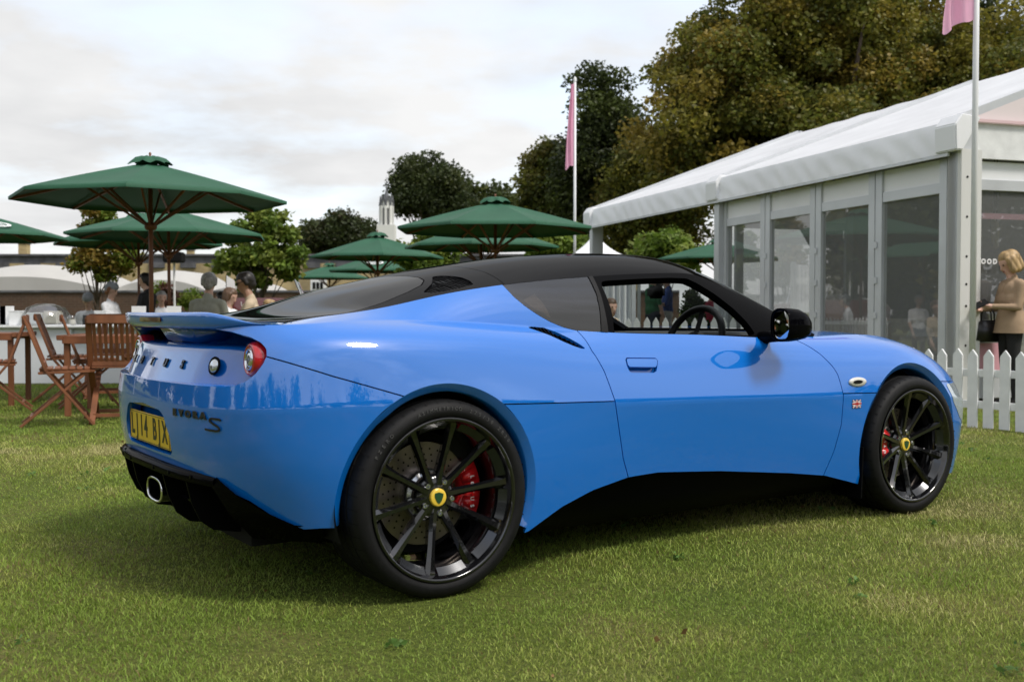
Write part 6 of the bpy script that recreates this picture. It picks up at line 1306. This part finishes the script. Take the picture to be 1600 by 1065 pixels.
def person(loc, yaw, H, top, bottom, hairm, label, pose='stand', skin=SKIN, voxel=.015, head_yaw=0.0, nod=0.0, arms=None, long=0.0, cap=None, apron=None, shoes=None, full=.0, sleeves=True, slim=1.0, group=None, seat_h=.46, lean=0.0):
    root = empty('person', loc, yaw); tag(root, label, 'person', group); s = H / 1.72; P = []; shoes = shoes or MATT
    zh = (.90 if pose == 'stand' else seat_h + .09) ; L = lean
    def pt(x, y, z): return ((x + L * max(0, z - zh)) * s, y * s, z * s)
    def add(a, b, ra, rb, m): P.append((pt(*a), pt(*b), ra * s, rb * s, m))
    dz = zh - .90
    add((-.005, -.05, .98 + dz), (0, -.07, 1.32 + dz), .095 * slim, .098 * slim, top); add((-.005, .05, .98 + dz), (0, .07, 1.32 + dz), .095 * slim, .098 * slim, top); add((0, -.085 * slim, .92 + dz), (0, .085 * slim, .92 + dz), .105, .105, bottom); add((-.01, -.05, 1.02 + dz), (-.01, .05, 1.02 + dz), .105 * slim, .105 * slim, top); add((.005, -.075 * slim, 1.20 + dz), (.005, .075 * slim, 1.20 + dz), .108 * slim, .108 * slim, top); add((-.01, -.09, 1.31 + dz), (-.01, .09, 1.31 + dz), .095, .095, top); add((-.02, -.14, 1.385 + dz), (-.02, .14, 1.385 + dz), .058, .058, top); add((-.015, 0, 1.41 + dz), (.005, 0, 1.52 + dz), .056, .052, skin); add((-.02, 0, 1.40 + dz), (-.015, 0, 1.455 + dz), .075, .060, top)
    for e in (-1, 1):
        if pose == 'stand': add((0, e * .09, .88), (.01, e * .095, .50), .088 * slim, .058, bottom); add((.01, e * .095, .50), (-.02, e * .10, .10), .056, .046, bottom); add((-.03, e * .10, .045), (.13, e * .115, .035), .045, .034, shoes)
        else: add((0, e * .09, zh - .0), (.42, e * .11, zh + .01), .088, .062, bottom); add((.42, e * .11, zh + .01), (.40, e * .11, .10), .058, .044, bottom); add((.36, e * .11, .045), (.53, e * .12, .035), .045, .034, shoes)
        A = (arms or {}).get(e, ((.03, e * .235, 1.13), (.12, e * .20, .90))); el, wr = A[0], A[1]; sh = (-.02, e * .185, 1.375 + dz); el = (el[0], el[1], el[2] + dz); wr = (wr[0], wr[1], wr[2] + dz)
        add(sh, el, .054, .043, top); add(el, wr, .042, .031, top if sleeves else skin)
        f = Vector(pt(*wr)) - Vector(pt(*el)); f.normalize(); hand(P, Vector(pt(*wr)) + f * .012, f, A[2] if len(A) > 2 else (0, -e * .8, -.6), skin, curl=A[3] if len(A) > 3 else .5, side_=e)
    hz = (1.615 + dz) * s; hx = (.018 + L * (1.615 + dz - zh)) * s; hp, q = head_pieces(hx, 0, hz, skin, head_yaw, nod); P += hp
    fuse('body', P, voxel, root)
    if cap: fuse('cap', [(q(-.028, 0, .07), q(.022, 0, .078), .096, .086, cap), (q(-.045, 0, .045), q(-.02, 0, .05), .092, .09, cap)], voxel * .8, root)
    if hairm: hair_blob(q, hairm, root, voxel * .7, long, full=full)
    if apron:
        V = []; F = []; n = 10
        for z, hw in ((1.36 + dz, .10), (1.22 + dz, .13), (1.02 + dz, .17), (.80 + dz, .18), (.60 + dz, .18)):
            for i in range(n + 1): a = -1.15 + 2.3 * i / n; V.append(pt((.105 if z > 1.1 + dz else .12) * math.cos(a) * 1.05 + .02, hw * math.sin(a) * 1.08, z))
        F = [(j * (n + 1) + i, j * (n + 1) + i + 1, (j + 1) * (n + 1) + i + 1, (j + 1) * (n + 1) + i) for j in range(4) for i in range(n)]; mesh('apron', V, F, apron, root, smooth=True)
    return root, q, pt
def cl_(n, c, r=.85): return vary(mat(n, c, rough=r), scale=9, amount=.12, bump=.25, bscale=14)
WSH = cl_('white_shirt', (.74, .75, .78)); TANJ = cl_('tan_jacket', (.35, .245, .155)); BLK = cl_('black_trousers', (.012, .012, .013)); GREYJ = cl_('grey_tweed', (.33, .335, .28)); BLKT = cl_('black_top', (.014, .014, .016)); BEIGE = cl_('beige_jacket', (.50, .40, .28)); GREENS = cl_('green_polo', (.015, .11, .04)); BLUES = cl_('blue_polo', (.02, .07, .30)); REDS = cl_('red_top', (.42, .02, .06)); DEN = cl_('dark_trousers', (.03, .035, .05)); WTR = cl_('white_trousers', (.72, .72, .72))
BLOND = vary(mat('blond_hair', (.36, .24, .11), rough=.5), scale=30, amount=.45, stretch=(1, 1, .2)); GREYH = vary(mat('grey_hair', (.30, .29, .28), rough=.55), scale=40, amount=.4); DARKH = vary(mat('dark_hair', (.014, .011, .010), rough=.45), scale=40, amount=.4); BRWN = vary(mat('brown_hair', (.10, .055, .03), rough=.5), scale=40, amount=.4); CAPG = mat('grey_cap', (.26, .27, .29), rough=.9); APR = cl_('grey_apron', (.10, .105, .115)); REDH = vary(mat('ginger_hair', (.22, .09, .04), rough=.5), scale=40, amount=.4)
# woman with a phone by the marquee corner, facing left
tw = at(1580, 400, 10.75); zw = .05
wr, q, pt = person((tw.x, 10.75, -.01), math.radians(184), 1.53, TANJ, BLK, BLOND, 'blond woman in a tan jacket looking at her phone by the marquee corner', voxel=.0085, nod=.42, long=.055, full=.012,
    arms={1: ((.03, .215, 1.12), (.27, .12, 1.13), (-.2, -.3, .9), .7), -1: ((.05, -.225, 1.11), (.28, -.11, 1.10), (0, .6, .8), .75)}, slim=1.08)
SK = []    # peplum of the jacket
V = []; n = 30
for z, a, b in ((1.08, .128, .165), (1.0, .140, .195), (.91, .158, .220), (.83, .172, .228)):
    for i in range(n): t = 2 * math.pi * i / n; V.append(pt(a * math.cos(t) - .005, b * math.sin(t), z))
mesh('jacket_peplum', V, [(j * n + i, j * n + (i + 1) % n, (j + 1) * n + (i + 1) % n, (j + 1) * n + i) for j in range(3) for i in range(n)], TANJ, wr, smooth=True)
ph = empty('phone', (0, 0, 0)); tag(ph, 'black phone held by the woman in the tan jacket', 'phone'); pw = wr.matrix_basis @ Vector(pt(.405, .10, 1.155)); MB().box((0, 0, 0), (.145, .012, .072)).build('phone_body', MATT, ph, bevel=.004); ph.location = pw; ph.rotation_euler = (math.radians(40), math.radians(25), math.radians(184))
bg_ = empty('handbag', (0, 0, 0)); tag(bg_, 'black handbag hanging from the arm of the woman in the tan jacket', 'handbag'); bw_ = wr.matrix_basis @ Vector(pt(.20, -.155, .86)); bg_.location = bw_; bg_.rotation_euler = (0, 0, math.radians(184)); LEA = mat('black_leather', (.012, .012, .012), rough=.35)
MB().prism([(-.15, -.12), (.15, -.12), (.115, .10), (-.115, .10)], -.055, .055, Matrix.Rotation(math.radians(90), 4, 'X')).build('bag_body', LEA, bg_, bevel=.015, seg=3, smooth=True); MB().box((0, -.062, .03), (.06, .01, .035)).build('bag_clasp', CHROME, bg_, bevel=.003)
for e in (-.03, .03): MB().tube([(-.07, e, .09), (-.065, e, .17), (-.03, e, .235), (.03, e, .235), (.065, e, .17), (.07, e, .09)], .008, 8).build('bag_handle', LEA, bg_, smooth=True)
def put(u, Y, dz=0.0): t = at(u, 450, Y); return (t.x, Y, float(gz(t.x, Y)) + dz)
person(put(139, 18.6), math.radians(-80), 1.58, WSH, DEN, GREYH, 'cook in white with grey apron and bowed capped head behind the counter', cap=CAPG, apron=APR, nod=.45, lean=.10, arms={1: ((.05, .25, 1.12), (.28, .12, 1.0)), -1: ((.05, -.25, 1.12), (.28, -.12, 1.0))}, group='cooks behind the counter')
person(put(173, 18.2), math.radians(-8), 1.74, WSH, DEN, REDH, 'bearded cook in white with a grey cap standing side-on', cap=CAPG, nod=.2, arms={1: ((.06, .23, 1.13), (.33, .10, 1.06)), -1: ((.06, -.23, 1.13), (.33, -.08, 1.04))}, group='cooks behind the counter')
person(put(229, 16.2), math.radians(170), 1.62, BLKT, DEN, DARKH, 'dark-haired guest in a black top behind the parasol poles', sleeves=False, group='guests at the tables')
person(put(252, 18.8), math.radians(-60), 1.64, WSH, DEN, GREYH, 'grey-haired guest between the two parasol poles', sleeves=False, group='guests at the tables')
person(put(326, 12.7), math.radians(75), 1.76, GREYJ, DEN, GREYH, 'seated grey-haired man in a grey jacket seen from behind', pose='sit', voxel=.012, head_yaw=.25, slim=1.12, group='guests at the tables')
rt, q, pt = person(put(398, 12.3), math.radians(186), 1.74, BEIGE, DEN, DARKH, 'seated dark-haired man in sunglasses and beige jacket facing left', pose='sit', skin=SKIN2, voxel=.012, nod=.30, lean=.12, arms={1: ((.10, .24, 1.12), (.33, .10, 1.05)), -1: ((.10, -.24, 1.12), (.33, -.10, 1.05))}, group='guests at the tables')
gl_ = MB()
for e in (-1, 1): gl_.add([q(.100, e * .034 + a, .018 + b) for a, b in ((-.026, -.016), (.024, -.016), (.028, .014), (-.028, .014))], [(0, 1, 2, 3)]); gl_.bar(q(.098, e * .06, .028), q(.0, e * .088, .026), .004, .006)
gl_.bar(q(.103, -.01, .028), q(.103, .01, .028), .005, .006); gl_.build('sunglasses', MATT, rt)
MB().add([pt(.09, e, z) for e, z in ((-.05, 1.06), (.05, 1.06), (.03, .9), (-.03, .9))], [(0, 1, 2, 3)]).build('shirt_front', WSH, rt)
person(put(348, 16.4), math.radians(160), 1.72, DEN, DEN, DARKH, 'dark-haired guest half hidden behind the grey-haired man', pose='sit', group='guests at the tables')
person(put(358, 15.0), math.radians(-20), 1.58, WSH, DEN, BRWN, 'fair-haired young woman in a white shirt looking down', pose='sit', nod=.3, long=.02, group='guests at the tables')
person(put(421, 16.8), math.radians(200), 1.62, WSH, DEN, BLOND, 'fair-haired guest in white right of the man in sunglasses', pose='sit', sleeves=False, group='guests at the tables')
person(put(284, 17.6), math.radians(120), 1.50, BLKT, DEN, DARKH, 'guest in black left of the grey-haired man', pose='sit', group='guests at the tables')
person(put(484, 18.5), math.radians(60), 1.60, WSH, DEN, GREYH, 'man in a white shirt and dark cap beside the maroon car', cap=mat('dark_cap', (.05, .055, .065), rough=.9), lean=.2, group='guests at the tables')
person(put(1020, 19.5), math.radians(20), 1.66, GREENS, DEN, BRWN, 'man in a green polo seen through the car window', sleeves=False, slim=1.15, group='visitors beyond the car window')
person(put(1043, 20.0), math.radians(175), 1.66, BLUES, WTR, GREYH, 'man in a blue polo and white trousers seen through the car window', sleeves=False, arms={1: ((.04, .24, 1.12), (.28, .14, 1.12)), -1: ((.04, -.24, 1.12), (.28, -.10, 1.10))}, group='visitors beyond the car window')
person(put(1111, 19.0), math.radians(-90), 1.35, REDS, DEN, BLOND, 'visitor in red at the edge of the car window', group='visitors beyond the car window')
person(put(953, 13.4), math.radians(-60), 1.05, BEIGE, DEN, BRWN, 'brown-haired visitor low behind the window pillar', group='visitors beyond the car window')

for o in list(COL.objects):
    if o.parent is None and 'category' in o and 'kind' not in o: o['kind'] = 'thing'
